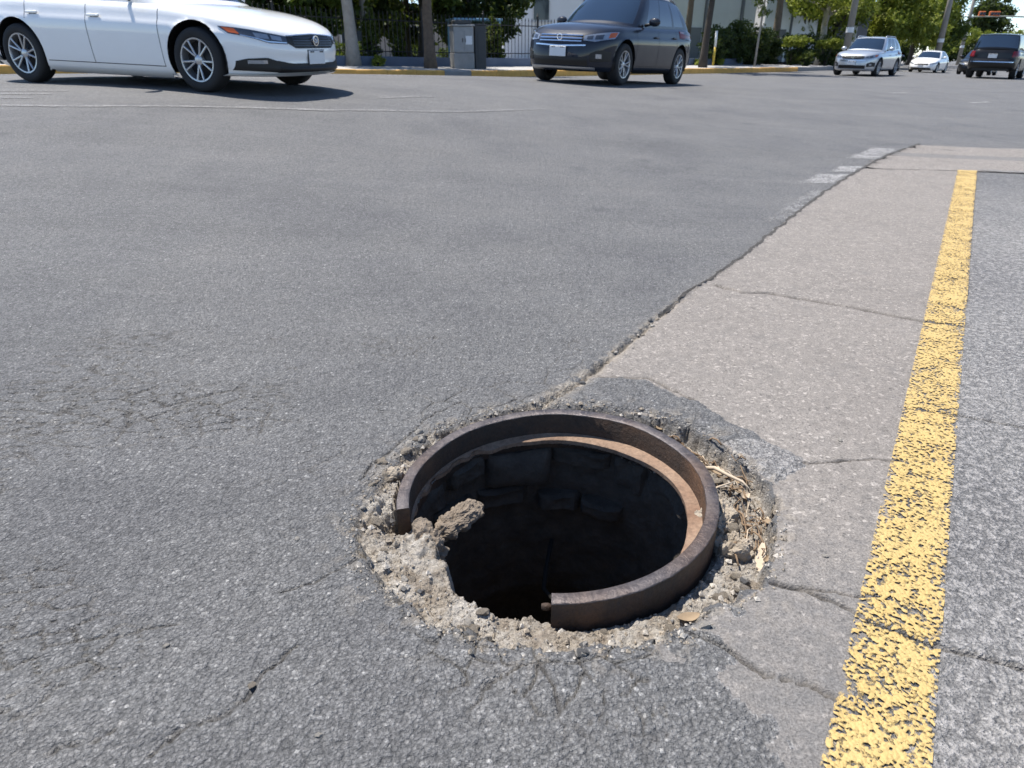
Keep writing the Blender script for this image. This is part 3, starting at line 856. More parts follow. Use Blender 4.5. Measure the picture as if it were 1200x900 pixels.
for kd, wd in (('mortar_lump', 'tan'), ('mortar_pale', 'pale'), ('stone_dark', 'dark')):
    q = {'mortar_lump': .75, 'mortar_pale': .4, 'stone_dark': .25}[kd]; sd_ = len(wd)
    rocks(int(16 * q), 140, 197, .395, .475, .009, .017, [kd], wd + ' crumb lodged left of the iron ring', wd + ' crumbs left of the ring', seed=1 + sd_)
    rocks(int(11 * q), 198, 262, .39, .47, .008, .013, [kd], wd + ' crumb on the front lip where the ring is missing', wd + ' crumbs on the front lip', seed=20 + sd_)
    rocks(int(16 * q), -88, -30, .395, .50, .008, .014, [kd], wd + ' crumb on the grit in front of the ring, lower right', wd + ' crumbs lower right of the ring', seed=30 + sd_)
    rocks(int(16 * q), -28, 55, .395, .50, .008, .018, [kd], wd + ' crumb in the trench right of the ring', wd + ' crumbs in the right trench', seed=40 + sd_)
    rocks(int(9 * q), 58, 138, .39, .435, .007, .013, [kd], wd + ' crumb wedged behind the far side of the ring', wd + ' crumbs behind the ring', seed=50 + sd_)
# crumbs along the broken joint between asphalt and concrete
r_ = np.random.default_rng(9)
E_ = np.array(EDGE)
for _ in range(16):
    k = r_.uniform(0.9, 5.5); i = int(k); p = E_[i] + (E_[i + 1] - E_[i]) * (k - i) + r_.normal(0, .014, 2)
    o = bpy.data.objects.new('mortar_fragment', ROCKS[['mortar_lump', 'stone_dark', 'mortar_pale'][r_.integers(3)]][r_.integers(5)]); link(o)
    s = r_.uniform(.005, .012); o.scale = (s, s, s * .8); o.location = (p[0], p[1], surf(p[0], p[1]) + s * .3); o.rotation_euler = (0, 0, r_.uniform(0, 6))
    tag(o, 'loose crumb along the open joint between asphalt and concrete', 'rubble', 'crumbs along the joint')
# fine gravel nobody could count
def gravel():
    r = np.random.default_rng(21)
    V = []; F = []
    base = np.array([(1, 0, 0), (-1, 0, 0), (0, 1, 0), (0, -1, 0), (0, 0, 1), (0, 0, -1)], float)
    tri = [(0, 2, 4), (2, 1, 4), (1, 3, 4), (3, 0, 4), (2, 0, 5), (1, 2, 5), (3, 1, 5), (0, 3, 5)]
    N = 3000
    a = r.uniform(0, 2 * np.pi, N); rad = r.uniform(.375, .53, N)
    x = RING_C[0] + rad * np.cos(a); y = RING_C[1] + rad * np.sin(a)
    sd = poly_sd(x, y, COLLAR)
    ok = (sd > -.012 - .03 * r.random(N))
    ad = np.degrees(a)
    ok &= ~((rad < .384) & ~((ad > 192) & (ad < 264)))
    x, y = x[ok], y[ok]
    z = detail(x, y)[0] + terr(x, y)
    for i in range(len(x)):
        s = r.uniform(.0013, .0042) if r.random() < .93 else r.uniform(.005, .009)
        P = base * s * r.uniform(.6, 1.3, (6, 1))
        q = r.uniform(0, 6.28); c_, s_ = math.cos(q), math.sin(q)
        P = np.stack([P[:, 0] * c_ - P[:, 1] * s_, P[:, 0] * s_ + P[:, 1] * c_, P[:, 2]], 1) + (x[i], y[i], z[i] + s * .3)
        b = len(V); V.extend(P.tolist()); F.extend([(t[0] + b, t[1] + b, t[2] + b) for t in tri])
    me = fast_mesh('gravel', V, F, [M['mortar_lump'], M['mortar_pale'], M['stone_dark']], False, np.repeat(r.choice(3, len(x), p=[.6, .33, .07]), 8))
    tag(link(bpy.data.objects.new('gravel', me)), 'fine mortar grit strewn over the collar round the ring', 'grit', kind='stuff')
gravel()
def lump(name, pts, rad, mat, label, seed, squash=1.0):
    """a rough chunk of bedding mortar along a short axis"""
    bm = bmesh.new(); bmesh.ops.create_icosphere(bm, subdivisions=5, radius=1)
    A, B = Vector(pts[0]), Vector(pts[1]); ax = (B - A); L = ax.length / 2; c = (A + B) / 2
    q = ax.to_track_quat('X', 'Z')
    co = np.array([v.co[:] for v in bm.verts])
    W3 = co * (L, rad, rad * squash)
    def n3(k, o): return (fbm(W3[:, 0] * k + o, W3[:, 1] * k + seed, 4, .6) + fbm(W3[:, 1] * k + seed, W3[:, 2] * k + o, 4, .6) + fbm(W3[:, 2] * k - o, W3[:, 0] * k + seed, 4, .6)) / 3
    n = 1.6 * n3(24, 3) + .9 * n3(70, 8) + .45 * n3(170, 5)
    for v, d in zip(bm.verts, n):
        u = v.co; nn = Vector((u.x / L, u.y / rad, u.z / (rad * squash))).normalized()
        v.co = Vector((u.x * L, u.y * rad, u.z * rad * squash)) + nn * (d * rad * .95)
    me = bpy.data.meshes.new(name); bm.to_mesh(me); bm.free(); me.materials.append(mat)
    o = link(bpy.data.objects.new(name, me)); o.location = c; o.rotation_euler = q.to_euler()
    return tag(o, label, 'rubble')
M['mortar_brown'] = simple('brown_bedding_mortar', (.20, .16, .12), .95, 0, .5, 30, .008, 110)
lump('mortar_chunk', ((-.185, 1.315, -.09), (-.085, 1.435, -.08)), .021, M['mortar_brown'], 'long jagged mortar chunk jutting into the hole under the ring', 2.0)
lump('mortar_chunk', ((-.222, 1.31, -.07), (-.175, 1.195, -.10)), .034, M['mortar_brown'], 'knobbly mortar lump hanging at the broken left end of the ring', 7.0, 1.5)
lump('mortar_chunk', ((-.20, 1.23, -.10), (-.160, 1.13, -.15)), .026, M['mortar_brown'], 'crumbling mortar lump on the left lip of the hole', 11.0, 1.3)
lump('mortar_chunk', ((.455, 1.19, -.042), (.53, 1.26, -.042)), .040, M['mortar_lump'], 'flat tan mortar slab lying in the trench right of the ring', 15.0, .5)
lump('mortar_chunk', ((.47, 1.28, -.04), (.50, 1.36, -.042)), .034, M['mortar_lump'], 'smaller tan mortar slab next to the right side of the ring', 19.0, .5)
lump('asphalt_chunk', ((-.315, 1.45, -.014), (-.29, 1.50, -.012)), .018, M['mortar_lump'], 'rounded tan lump beside the left shoulder of the ring', 23.0, .7)
# dry plant litter in the trench on the right
def twig(name, pts, rad, mat, label, group):
    m = MB(); n = len(pts); m.tube(pts, [rad * (1 - .6 * i / (n - 1)) for i in range(n)], 6)
    o = m.build(name, mat, None, True)
    return tag(o, label, 'twig', group)
r_ = np.random.default_rng(33)
for k in range(70):
    t = r_.uniform(0, 1)
    a = R(np.interp(t, [0, .35, .7, 1], [58, 38, 8, -28])); rad = np.interp(t, [0, .35, .7, 1], [.43, .475, .478, .46]) + r_.normal(0, .018)
    x, y = RING_C[0] + rad * math.cos(a), RING_C[1] + rad * math.sin(a)
    L = r_.uniform(.03, .10); d = a + math.pi / 2 + r_.normal(0, .45)
    z = surf(x, y) + r_.uniform(.004, .018)
    P = []
    for i in range(6):
        u = (i / 5 - .5) * L
        P.append((x + u * math.cos(d) + r_.normal(0, .002), y + u * math.sin(d) + r_.normal(0, .002), z + .012 * math.sin(i * 1.1 + k) + u * r_.uniform(-.15, .15)))
    twig('twig', P, r_.uniform(.0014, .0038), *((M['twig'], 'dry brown twig in the litter right of the ring', 'dry brown twigs in the trench') if k % 5 else (M['wood_pale'], 'bleached pale twig in the litter right of the ring', 'pale twigs in the trench')))
twig('stick', [(.50, 1.50, -.012), (.515, 1.47, .008), (.54, 1.44, .006), (.565, 1.405, .010), (.575, 1.385, .004)], .006, M['wood_pale'], 'curved pale stick at the top of the litter, by the broken asphalt', None)
twig('stick', [(.47, 1.375, -.015), (.50, 1.39, .004), (.545, 1.41, .006)], .004, M['wood_pale'], 'thin straight pale stick leaning against the right of the ring', None)
def leaf(x, y, L, W, rz, mat, label, group, curl=.3, name='dry_leaf', tilt=0):
    m = MB(); rows = []
    for i in range(7):
        u = i / 6
        w = W * math.sin(math.pi * (.08 + .88 * u)) ** .8
        rows.append([((u - .5) * L, v * w, curl * L * ((u - .5) ** 2) + curl * .6 * abs(v) * w * 1.2) for v in (-1, -.5, 0, .5, 1)])
    m.grid(rows); n = len(m.v)
    m.grid([[(p[0], p[1], p[2] - .0012) for p in r] for r in rows], flip=True)
    o = m.build(name, mat, None, True, recalc=False)
    o.location = (x, y, surf(x, y) + .008); o.rotation_euler = (tilt, r_.uniform(-.3, .3), rz)
    return tag(o, label, 'leaf', group)
for k in range(24):
    t = r_.uniform(0, 1)
    a = R(np.interp(t, [0, .35, .7, 1], [56, 38, 8, -32])); rad = np.interp(t, [0, .35, .7, 1], [.435, .475, .48, .46]) + r_.normal(0, .02)
    leaf(RING_C[0] + rad * math.cos(a), RING_C[1] + rad * math.sin(a), r_.uniform(.018, .045), r_.uniform(.005, .011), r_.uniform(0, 6.3), M['leaf_dry'] if k % 3 else M['wood_pale'],
         'shrivelled dry leaf in the litter right of the ring', 'dry leaves in the trench', r_.uniform(.1, .8), tilt=r_.uniform(-.6, .6))
leaf(.545, 1.185, .085, .0105, R(66), M['wood_pale'], 'broad pale wood splinter at the lower end of the litter', None, .08, 'wood_splinter')
leaf(.345, 1.005, .05, .012, R(20), M['leaf_dry'], 'brown curled leaf on the pale grit, lower right of the ring', None, .4)

# ------------------------------------------------------------------ vehicles
NSE = 3.0
def prof(pts):
    P = np.array(pts, float)
    return lambda v: float(np.interp(v, P[:, 0], P[:, 1]))
def smooth_prof(pts):
    """monotone-ish smooth curve through control points"""
    P = np.array(pts, float)
    xs = np.linspace(P[0, 0], P[-1, 0], 400); ys = np.interp(xs, P[:, 0], P[:, 1])
    k = np.hanning(31); k /= k.sum()
    ys = np.convolve(np.pad(ys, 15, mode='edge'), k, 'valid')
    return lambda v: float(np.interp(v, xs, ys))
class Car:
    def __init__(c, name, label, cat, loc, heading, paint, L, W, wb, fo, Rw, zs, zb, cabin, group=None, rim=.225, tyre_w=.205, spokes=5, crown=.06,
                 xf=None, xr=None, wi=None, detail=2, nr=3.0):
        c.ne = {'f': NSE, 'r': nr}
        c.root = empty(name, loc, math.atan2(heading[1], heading[0]), label, cat, group)
        c.paint = paint; c.W = W; c.wb = wb; c.Rw = Rw; c.L = L; c.detail = detail
        c.xF = wb / 2 + fo; c.xR = c.xF - L
        c.zs = smooth_prof(zs); c.zb = smooth_prof(zb); c.cabin = cabin; c.crown = crown
        c.fi = prof(xf or [(0, .12), (.1, .05), (.3, 0), (.5, .01), (.7, .05), (.85, .10), (1, .22)])
        c.ri = prof(xr or [(0, .12), (.1, .05), (.3, 0), (.5, .01), (.7, .04), (.85, .08), (1, .16)])
        c.wi = smooth_prof(wi or [(0, .085), (.06, .04), (.2, .018), (.42, .006), (.62, .0), (.74, .006), (.80, .028), (.9, .045), (.96, .065), (1, .11)])
        c.x0 = wb / 2 - .10; c.x1 = -wb / 2 + .10
        c.body(); c.greenhouse(); c.wheels(rim, tyre_w, spokes)
    def pt(c, kind, p, t, side=1):
        w = c.W / 2 - c.wi(t)
        if kind == 'f':
            y = w * math.sin(p) ** (2 / NSE); x = c.x0 + (c.xF - c.fi(t) - c.x0) * max(0, math.cos(p)) ** (2 / NSE)
        elif kind == 'r':
            y = w * math.sin(p) ** (2 / c.ne['r']); x = c.x1 + (c.xR + c.ri(t) - c.x1) * max(0, math.cos(p)) ** (2 / c.ne['r'])
        else:
            y = w; x = p
        y *= 1 - .03 * (x / (c.L / 2)) ** 2
        return Vector((x, y * side, c.zb(x) + (c.zs(x) - c.zb(x)) * t))
    def outline(c):
        def res(kind, a, n):
            ph = np.linspace(0, math.pi / 2, 300)
            P = np.array([c.pt(kind, q, .5)[:2] for q in ph]); s = np.concatenate([[0], np.cumsum(np.hypot(*np.diff(P, axis=0).T))])
            return [(kind, float(np.interp(v, s, ph))) for v in np.linspace(0, s[-1], n)]
        F = res('f', 0, 40); Rr = res('r', 0, 40)
        S = [('s', float(x)) for x in np.linspace(c.x0, c.x1, 50)[1:-1]]
        return F + S + Rr[::-1]
    def body(c):
        out = c.outline(); T = [0, .03, .07, .12, .18, .25, .32, .39, .46, .53, .60, .66, .71, .745, .775, .81, .86, .91, .955, .985, 1.0]
        Ra = c.Rw + .055; zc = c.Rw + .01
        body = MB(); doors = {}
        nd = len(c.cabin['doors'])
        c.ctop = []
        for side in (1, -1):
            G = [[c.pt(k, p, t, side) for (k, p) in out] for t in T]
            inside = [[False] * len(out) for _ in T]
            for i, row in enumerate(G):
                for j, v in enumerate(row):
                    for xw in (c.wb / 2, -c.wb / 2):
                        d = math.hypot(v.x - xw, v.z - zc)
                        if d < Ra and abs(v.y) > .3 * c.W:
                            inside[i][j] = True
                            s = Ra / max(d, 1e-3); v.x = xw + (v.x - xw) * s; v.z = zc + (v.z - zc) * s
                            if v.z < .12: v.z = max(v.z, .12)
            for i in range(len(T) - 1):
                for j in range(len(out) - 1):
                    if inside[i][j] and inside[i + 1][j] and inside[i][j + 1] and inside[i + 1][j + 1]: continue
                    q = [G[i][j], G[i][j + 1], G[i + 1][j + 1], G[i + 1][j]]
                    xm = sum(v.x for v in q) / 4
                    key = None
                    if out[j][0] == 's' and T[i] >= .12:
                        for k, (a, b) in enumerate(c.cabin['doors']):
                            if b < xm < a: key = (k, side)
                    # leave the arch outside the rear door cut-out
                    if key and any(math.hypot(v.x - xw, v.z - zc) < Ra + .03 for v in q for xw in (c.wb / 2, -c.wb / 2)): key = None
                    tgt = body if key is None else doors.setdefault(key, MB())
                    tgt.add(q, [(0, 1, 2, 3)])
            if side == 1:
                c.top = G[-1]
        ncol = 17
        rows = []
        for v in c.top:
            row = []
            for k in range(ncol):
                f = 1 - 2 * k / (ncol - 1)
                u = min(1, max(0, (c.top[0].x - v.x) / .5)); u = u * (2 - u); w2 = min(1, max(0, (v.x - c.top[-1].x) / .4))
                row.append(Vector((v.x, v.y * f, v.z + c.crown * u * w2 * (1 - abs(v.y * f / (c.W / 2)) ** 2.4) * (1 - abs(f) ** 8))))
            rows.append(row)
        body.grid(rows)
        b = body.build('body', c.paint, c.root, True, weld=True, autosmooth=50)
        for (k, sd), mb in doors.items():
            d = mb.build('door', c.paint, c.root, True, weld=True, autosmooth=50)
            a, bb = c.cabin['doors'][k]
            # seams
            def gap_strip(P, dv):
                P = [p for p in P if min(math.hypot(p.x - xw, p.z - zc) for xw in (c.wb / 2, -c.wb / 2)) > Ra + .03]
                if len(P) > 1:
                    g = MB(); g.grid([[p - dv for p in P], [p + dv for p in P]]); g.build('door_gap', M['gap'], d, False)
            for xx in ((a, bb) if k == 0 else (bb,)):
                gap_strip([c.side(xx, t, sd, .0015) for t in np.linspace(.13, .95, 18)], Vector((.0035, 0, 0)))
            gap_strip([c.side(xx, .135, sd, .002) for xx in np.linspace(a, bb, 20)], Vector((0, 0, .004)))
            hx = bb + .13
            h = MB(); p = c.side(hx, .80, sd, .0)
            h.box(p + Vector((0, sd * .018, 0)), (.19, .022, .028), None, 0, .008)
            h.build('handle', c.cabin.get('handle', c.paint), d, True, autosmooth=40)
            h = MB(); h.box(p + Vector((0.0, sd * .004, -.012)), (.12, .010, .05), None, 0, .004); h.build('handle_recess', M['gap'], d)
        u = MB()
        u.box(((c.xF + c.xR) / 2, 0, c.zb(0) + .10), (c.L - .5, c.W * .72, .16))
        for xw in (c.wb / 2, -c.wb / 2):
            for sd in (1, -1):
                n = 20; y0, y1 = sd * (c.W / 2 - .035), sd * (c.W / 2 - .36)
                A = [(xw + (Ra + .002) * math.cos(a), zc + (Ra + .002) * math.sin(a)) for a in np.linspace(-.25, math.pi + .25, n)]
                u.grid([[(x, y0 if abs(x) < 9 else y0, max(z, .14)) for x, z in A], [(x, y1, max(z, .14)) for x, z in A]])
                u.add([(x, y1, max(z, .14)) for x, z in A], [tuple(range(n))])
        u.build('underbody', M['black_plastic'], c.root, False, recalc=False)
        s = MB()
        for sd in (1, -1):
            X = np.linspace(c.wb / 2 - Ra - .03, -c.wb / 2 + Ra + .03, 12)
            s.grid([[c.pt('s', float(x), t, sd) + Vector((0, sd * o, -d)) for x in X] for t, o, d in ((0, -.10, .02), (0, -.01, .025), (.05, .004, 0))])
        s.build('sill', M['black_plastic'] if c.cabin.get('dark_sill') else c.paint, c.root, True)
    def side(c, x, t, sd, off=0):
        p = c.pt('s', x, t, sd) if c.x1 < x < c.x0 else c.at_front(None, None, x, t, sd)
        p.y += sd * off
        return p
    def at_front(c, y, z, x, t, sd):
        kind = 'f' if x > 0 else 'r'
        lim, o = (c.xF - c.fi(t), c.x0) if kind == 'f' else (c.xR + c.ri(t), c.x1)
        q = min(1, max(0, (x - o) / (lim - o)))
        return c.pt(kind, math.acos(q ** (c.ne[kind] / 2)), t, sd)
    def skin(c, end, y, z, off=0):
        """point on the nose ('f') or tail ('r') surface at lateral y and height z"""
        sd = 1 if y >= 0 else -1; ay = abs(y); t = .5
        for _ in range(6):
            w = (c.W / 2 - c.wi(t)) * .965
            ph = math.asin(min(1, (ay / w)) ** (c.ne[end] / 2))
            p = c.pt(end, ph, t, sd)
            t = min(1, max(0, (z - c.zb(p.x)) / (c.zs(p.x) - c.zb(p.x))))
        p = c.pt(end, ph, t, sd)
        e = .01
        q1 = c.pt(end, min(math.pi / 2, ph + e), t, sd); q2 = c.pt(end, max(0, ph - e), t, sd); q3 = c.pt(end, ph, min(1, t + e), sd); q4 = c.pt(end, ph, max(0, t - e), sd)
        n = (q1 - q2).cross(q3 - q4)
        if n.length < 1e-9: n = Vector((1 if end == 'f' else -1, 0, 0))
        n.normalize()
        if n.x * (1 if end == 'f' else -1) < -.2 or (n.y * sd < -.2): n = -n
        return p + n * off
    def patch(c, name, end, ys, zlo, zhi, mat, off=.006, n=14, m=6, parent=None, thick=.02):
        Y = np.linspace(ys[0], ys[-1], n)
        lo = np.interp(Y, *zip(*sorted(zlo))) if isinstance(zlo, list) else np.full(n, zlo)
        hi = np.interp(Y, *zip(*sorted(zhi))) if isinstance(zhi, list) else np.full(n, zhi)
        g = MB()
        rows = [[c.skin(end, Y[j], lo[j] + (hi[j] - lo[j]) * i / m, off) for j in range(n)] for i in range(m + 1)]
        g.grid(rows)
        loop = rows[0] + [r[-1] for r in rows[1:]] + rows[-1][::-1][1:] + [r[0] for r in rows[::-1][1:-1]]
        cen = Vector((0, 0, 0))
        back = [p + Vector((-(1 if end == 'f' else -1) * thick, -math.copysign(thick * .5, p.y) if abs(p.y) > .5 else 0, 0)) for p in loop]
        g.grid([loop, back], closeu=True)
        return g.build(name, mat, parent or c.root, True, weld=True, autosmooth=40)
    def greenhouse(c):
        g = c.cabin; nF, nS, nR = 18, 40, 16
        def loop(xf, xr, w, af, ar, top):
            P = []
            for k in range(nF):
                q = math.pi / 2 * (k / nF); P.append((xf - af + af * math.cos(q) ** (2 / 3.2), w * math.sin(q) ** (2 / 3.2)))
            for k in range(nS + 1):
                P.append((xf - af + (xr + ar - (xf - af)) * k / nS, w))
            for k in range(nR - 1, -1, -1):
                q = math.pi / 2 * (k / nR); P.append((xr + ar - ar * math.cos(q) ** (2 / 3.2), w * math.sin(q) ** (2 / 3.2)))
            out = []
            for x, y in P:
                if top:
                    xm, hl = (g['rf'] + g['rr']) / 2, (g['rf'] - g['rr']) / 2
                    s = (x - xm) / hl
                    z = g['zr'] - .045 * (y / g['wr']) ** 2 - (g.get('rdf', .05) if s > 0 else g.get('rdr', .05)) * abs(s) ** 2.2
                else:
                    ys = max(.3, c.W / 2 - .12)
                    z = c.zs(x) + c.crown * .9 * max(0, 1 - (y / ys) ** 2) - .012
                out.append(Vector((x, y, z)))
            return out
        base = loop(g['bf'], g['br'], g['wb'], g.get('af', .42), g.get('ar', .35), False)
        roof = loop(g['rf'], g['rr'], g['wr'], g.get('raf', .25), g.get('rar', .25), True)
        TT = [0, .05, .11, .2, .3, .42, .54, .66, .78, .87, .93, .97, 1.0]
        N = len(base)
        shell = MB(); wind = MB(); rear = MB(); sides = {}
        glass_rows = range(2, 10)
        wF = int(nF * g.get('wsf', .72)); wR = int(nR * .75)
        for sd in (1, -1):
            G = []
            for t in TT:
                row = []
                for a, b in zip(base, roof):
                    p = a.lerp(b, t); e = math.sin(math.pi * t) * .022
                    p.z += e * .6; p.y += (e if p.y > .2 else 0)
                    row.append(Vector((p.x, p.y * sd, p.z)))
                G.append(row)
            for i in range(len(TT) - 1):
                for j in range(N - 1):
                    tgt = shell
                    if i in glass_rows:
                        if j < wF: tgt = wind
                        elif j >= N - 1 - wR: tgt = rear
                        elif nF <= j < nF + nS:
                            s = (j - nF + .5) / nS
                            for k, (a, b) in enumerate(g['windows']):
                                if a <= s <= b: tgt = sides.setdefault((k, sd), MB())
                    tgt.add([G[i][j], G[i][j + 1], G[i + 1][j + 1], G[i + 1][j]], [(0, 1, 2, 3)])
        rows = []
        for v in roof:
            rows.append([Vector((v.x, v.y * f, v.z + (g['zr'] - .045 * (v.y * f / g['wr']) ** 2 - (g['zr'] - .045 * (v.y / g['wr']) ** 2)))) for f in np.linspace(1, -1, 13)])
        shell.grid(rows)
        shell.build('cabin', c.paint, c.root, True, weld=True, autosmooth=50)
        wind.build('windscreen', M['glass'], c.root, True, weld=True)
        rear.build('rear_window', M['glass'], c.root, True, weld=True)
        for mb in sides.values(): mb.build('side_window', M['glass'], c.root, True, weld=True)
        for sd in (1, -1):
            mx = g['bf'] - .62; my = c.W / 2 - .02
            z = c.zs(mx) + .10
            m = MB(); bm = bmesh.new(); bmesh.ops.create_uvsphere(bm, u_segments=18, v_segments=12, radius=1)
            for v in bm.verts: v.co = Vector((v.co.x * .075 * (1 if v.co.x > 0 else .35), v.co.y * .115, v.co.z * .075))
            bm.verts.index_update()
            m.add([v.co + Vector((mx, sd * (my + .10), z)) for v in bm.verts], [[v.index for v in f.verts] for f in bm.faces]); bm.free()
            mo = m.build('mirror', c.cabin.get('mirror', c.paint), c.root, True)
            m = MB(); m.tube([(mx + .01, sd * (my - .09), z - .06), (mx, sd * (my + .06), z - .03)], [.028, .022], 8); m.build('mirror_stalk', M['black_plastic'], mo, True)
    def wheels(c, rim, tw, spokes):
        Rw = c.Rw
        ty = MB(); h = tw / 2
        ty.lathe([(rim - .01, -h + .02), (rim + .012, -h + .004), (Rw - .045, -h), (Rw - .016, -h + .012), (Rw - .004, -h + .035), (Rw, 0), (Rw - .004, h - .035), (Rw - .016, h - .012), (Rw - .045, h), (rim + .012, h - .004), (rim - .01, h - .02)], 44, 'y')
        tym = ty.mesh('tyre', M['tyre'], True, autosmooth=40)
        rm = MB()
        rm.lathe([(rim, h - .018), (rim - .004, h - .006), (rim - .018, h - .008), (rim - .026, h - .03), (rim - .03, -h + .03)], 44, 'y')
        rm.lathe([(.0, h - .022), (.03, h - .022), (.052, h - .032), (.062, h - .06)], 24, 'y')
        for k in range(spokes):
            for dd in (-.15, .15):
                a = 2 * math.pi * k / spokes + dd * .5
                a2 = 2 * math.pi * k / spokes + dd * 1.5
                p0 = Vector((.045 * math.cos(a), h - .034, .045 * math.sin(a))); p1 = Vector(((rim - .012) * math.cos(a2), h - .014, (rim - .012) * math.sin(a2)))
                d = (p1 - p0); Lq = d.length; q = d.to_track_quat('X', 'Y').to_matrix()
                rm.box((p0 + p1) / 2, (Lq, .022, .024), q, 0, .006)
        rmm = rm.mesh('rim', M['alloy'], True, autosmooth=35)
        dk = MB(); dk.lathe([(.001, h - .075), (.13, h - .075), (.135, h - .085), (rim - .02, h - .10)], 32, 'y'); dkm = dk.mesh('brake_disc', M['iron_black'], True)
        for xw in (c.wb / 2, -c.wb / 2):
            for sd in (1, -1):
                w = part_empty('wheel', c.root, (xw, sd * (c.W / 2 - h - .02), Rw)); w.rotation_euler = (0, random.Random(int(xw * 10) + sd).uniform(0, 6), 0 if sd > 0 else math.pi)
                for nm, me in (('tyre', tym), ('rim', rmm), ('brake_disc', dkm)): link(bpy.data.objects.new(nm, me), w)
    def plate(c, end, y, z, w=.30, h=.15, parent=None):
        m = MB(); p = c.skin(end, y, z, .012); s = 1 if end == 'f' else -1
        m.box(p + Vector((s * .008, 0, 0)), (.012, w, h), None, 0, .003)
        o = m.build('number_plate', M['plate'], c.root)
        m = MB(); m.box(p + Vector((s * .002, 0, 0)), (.012, w + .016, h + .016), None, 0, .003); m.build('plate_frame', M['black_plastic'], o)
        for dy in (-.09, .09):
            m = MB(); m.box(p + Vector((s * .0155, dy, h / 2 - .014)), (.004, .07, .012)); m.build('plate_slot', M['black_plastic'], o)
    def emblem(c, end, z, r=.05):
        m = MB(); s = 1 if end == 'f' else -1; p = c.skin(end, 0, z, .02)
        m.lathe([(r, 0), (r, .012), (r * .84, .012), (r * .84, 0)], 24, 'x', (p.x, p.y, p.z))
        o = m.build('emblem', M['chrome'], c.root, True, autosmooth=30)
        return o, p

# --- white saloon, turning in front of the kerb
FRONT_W = (-3.59, 8.3); REAR_W = (-6.03, 9.2)
def place(front_near, rear_near, W, wb, side, tw=.205):
    """root position from the two wheel contacts on one flank; side=+1 when those wheels are on the car's left"""
    f = Vector(front_near); r = Vector(rear_near); h = (f - r).normalized(); left = Vector((-h.y, h.x))
    mid = (f + r) / 2 - left * side * (W / 2 - tw / 2 - .02)
    return mid, h
mid, hd = place((-3.59, 8.3), (-6.03, 9.2), 1.80, 2.66, -1)
mid = mid + Vector((.19, 0))
def set_tilt(car, mid, hd, wb, tr):
    """stand all four wheels on the street"""
    left = Vector((-hd.y, hd.x))
    pts = [mid + hd * (sx * wb / 2) + left * (sy * tr / 2) for sx in (1, -1) for sy in (1, -1)]
    z = [tz(p.x, p.y) for p in pts]
    pitch = -((z[0] + z[1]) - (z[2] + z[3])) / 2 / wb; roll = ((z[0] + z[2]) - (z[1] + z[3])) / 2 / tr
    car.root.location = (mid.x, mid.y, sum(z) / 4)
    car.root.rotation_euler = (roll, pitch, math.atan2(hd.y, hd.x))
sedan_zs = [(-2.4, .90), (-2.0, .94), (-1.4, .93), (-.6, .905), (.4, .875), (.95, .845), (1.5, .775), (1.9, .705), (2.1, .655), (2.25, .605)]
sedan_zb = [(-2.4, .27), (-2.1, .19), (-1.6, .165), (1.2, .155), (1.7, .175), (2.3, .185)]
sedan_cab = dict(bf=1.05, br=-1.95, wb=.80, rf=.22, rr=-1.02, wr=.60, zr=1.40, windows=[(.06, .44), (.48, .86)], doors=[(.86, -.16), (-.16, -1.10)], af=.55, ar=.5, raf=.25, rar=.3)
c = Car('white_sedan', 'white four door saloon crossing at the left, cut off by the frame', 'car', (mid.x, mid.y, .6), hd, M['paint_white'],
        4.55, 1.80, 2.62, .93, .325, sedan_zs, sedan_zb, sedan_cab, spokes=5, rim=.222,
        xf=[(0, .10), (.06, .03), (.14, .0), (.2, .012), (.42, .018), (.5, .0), (.62, .006), (.80, .02), (.9, .04), (.96, .08), (1, .16)])
set_tilt(c, mid, hd, 2.62, 1.55)
# front end: slim grille between the lamps, broad black intake, plate
for sd in (1, -1):
    hl = c.patch('headlight', 'f', (sd * .43, sd * .815), [(sd * .43, .495), (sd * .62, .505), (sd * .815, .590)], [(sd * .43, .570), (sd * .62, .605), (sd * .815, .660)], M['lamp_dark'], .007, 18)
    for y0, y1 in ((.49, .585), (.605, .70)):
        c.patch('lens', 'f', (sd * y0, sd * y1), [(sd * .48, .522), (sd * .70, .552)], [(sd * .48, .562), (sd * .70, .602)], M['lamp_clear'], .010, 8, 4, hl)
    c.patch('light_strip', 'f', (sd * .44, sd * .775), [(sd * .44, .503), (sd * .62, .513), (sd * .775, .572)], [(sd * .44, .512), (sd * .62, .523), (sd * .775, .582)], M['chrome'], .010, 12, 1, hl)
    c.patch('indicator', 'f', (sd * .775, sd * .81), [(sd * .775, .583), (sd * .81, .598)], [(sd * .775, .638), (sd * .81, .652)], M['lamp_orange'], .010, 5, 3, hl)
    fg = c.patch('fog_light_housing', 'f', (sd * .54, sd * .80), [(sd * .54, .222), (sd * .80, .24)], [(sd * .54, .325), (sd * .64, .365), (sd * .76, .355), (sd * .80, .33)], M['black_plastic'], .008, 12)
    c.patch('fog_light', 'f', (sd * .64, sd * .755), .305, .34, M['lamp_clear'], .013, 6, 2, fg)
gr = c.patch('grille', 'f', (-.425, .425), [(-.425, .505), (-.33, .455), (.33, .455), (.425, .505)], [(-.425, .570), (0, .588), (.425, .570)], M['black_plastic'], .007, 20)
for z in (.478, .502, .526, .550):
    c.patch('slat', 'f', (-.36, .36), z, z + .007, M['lamp_dark'], .013, 14, 1, gr)
c.patch('chrome_strip', 'f', (-.425, .425), [(-.425, .573), (0, .591), (.425, .573)], [(-.425, .580), (0, .598), (.425, .580)], M['chrome'], .010, 16, 1, gr)
li = c.patch('lower_intake', 'f', (-.55, .55), .216, [(-.55, .335), (-.4, .305), (.4, .305), (.55, .335)], M['black_plastic'], .006, 20)
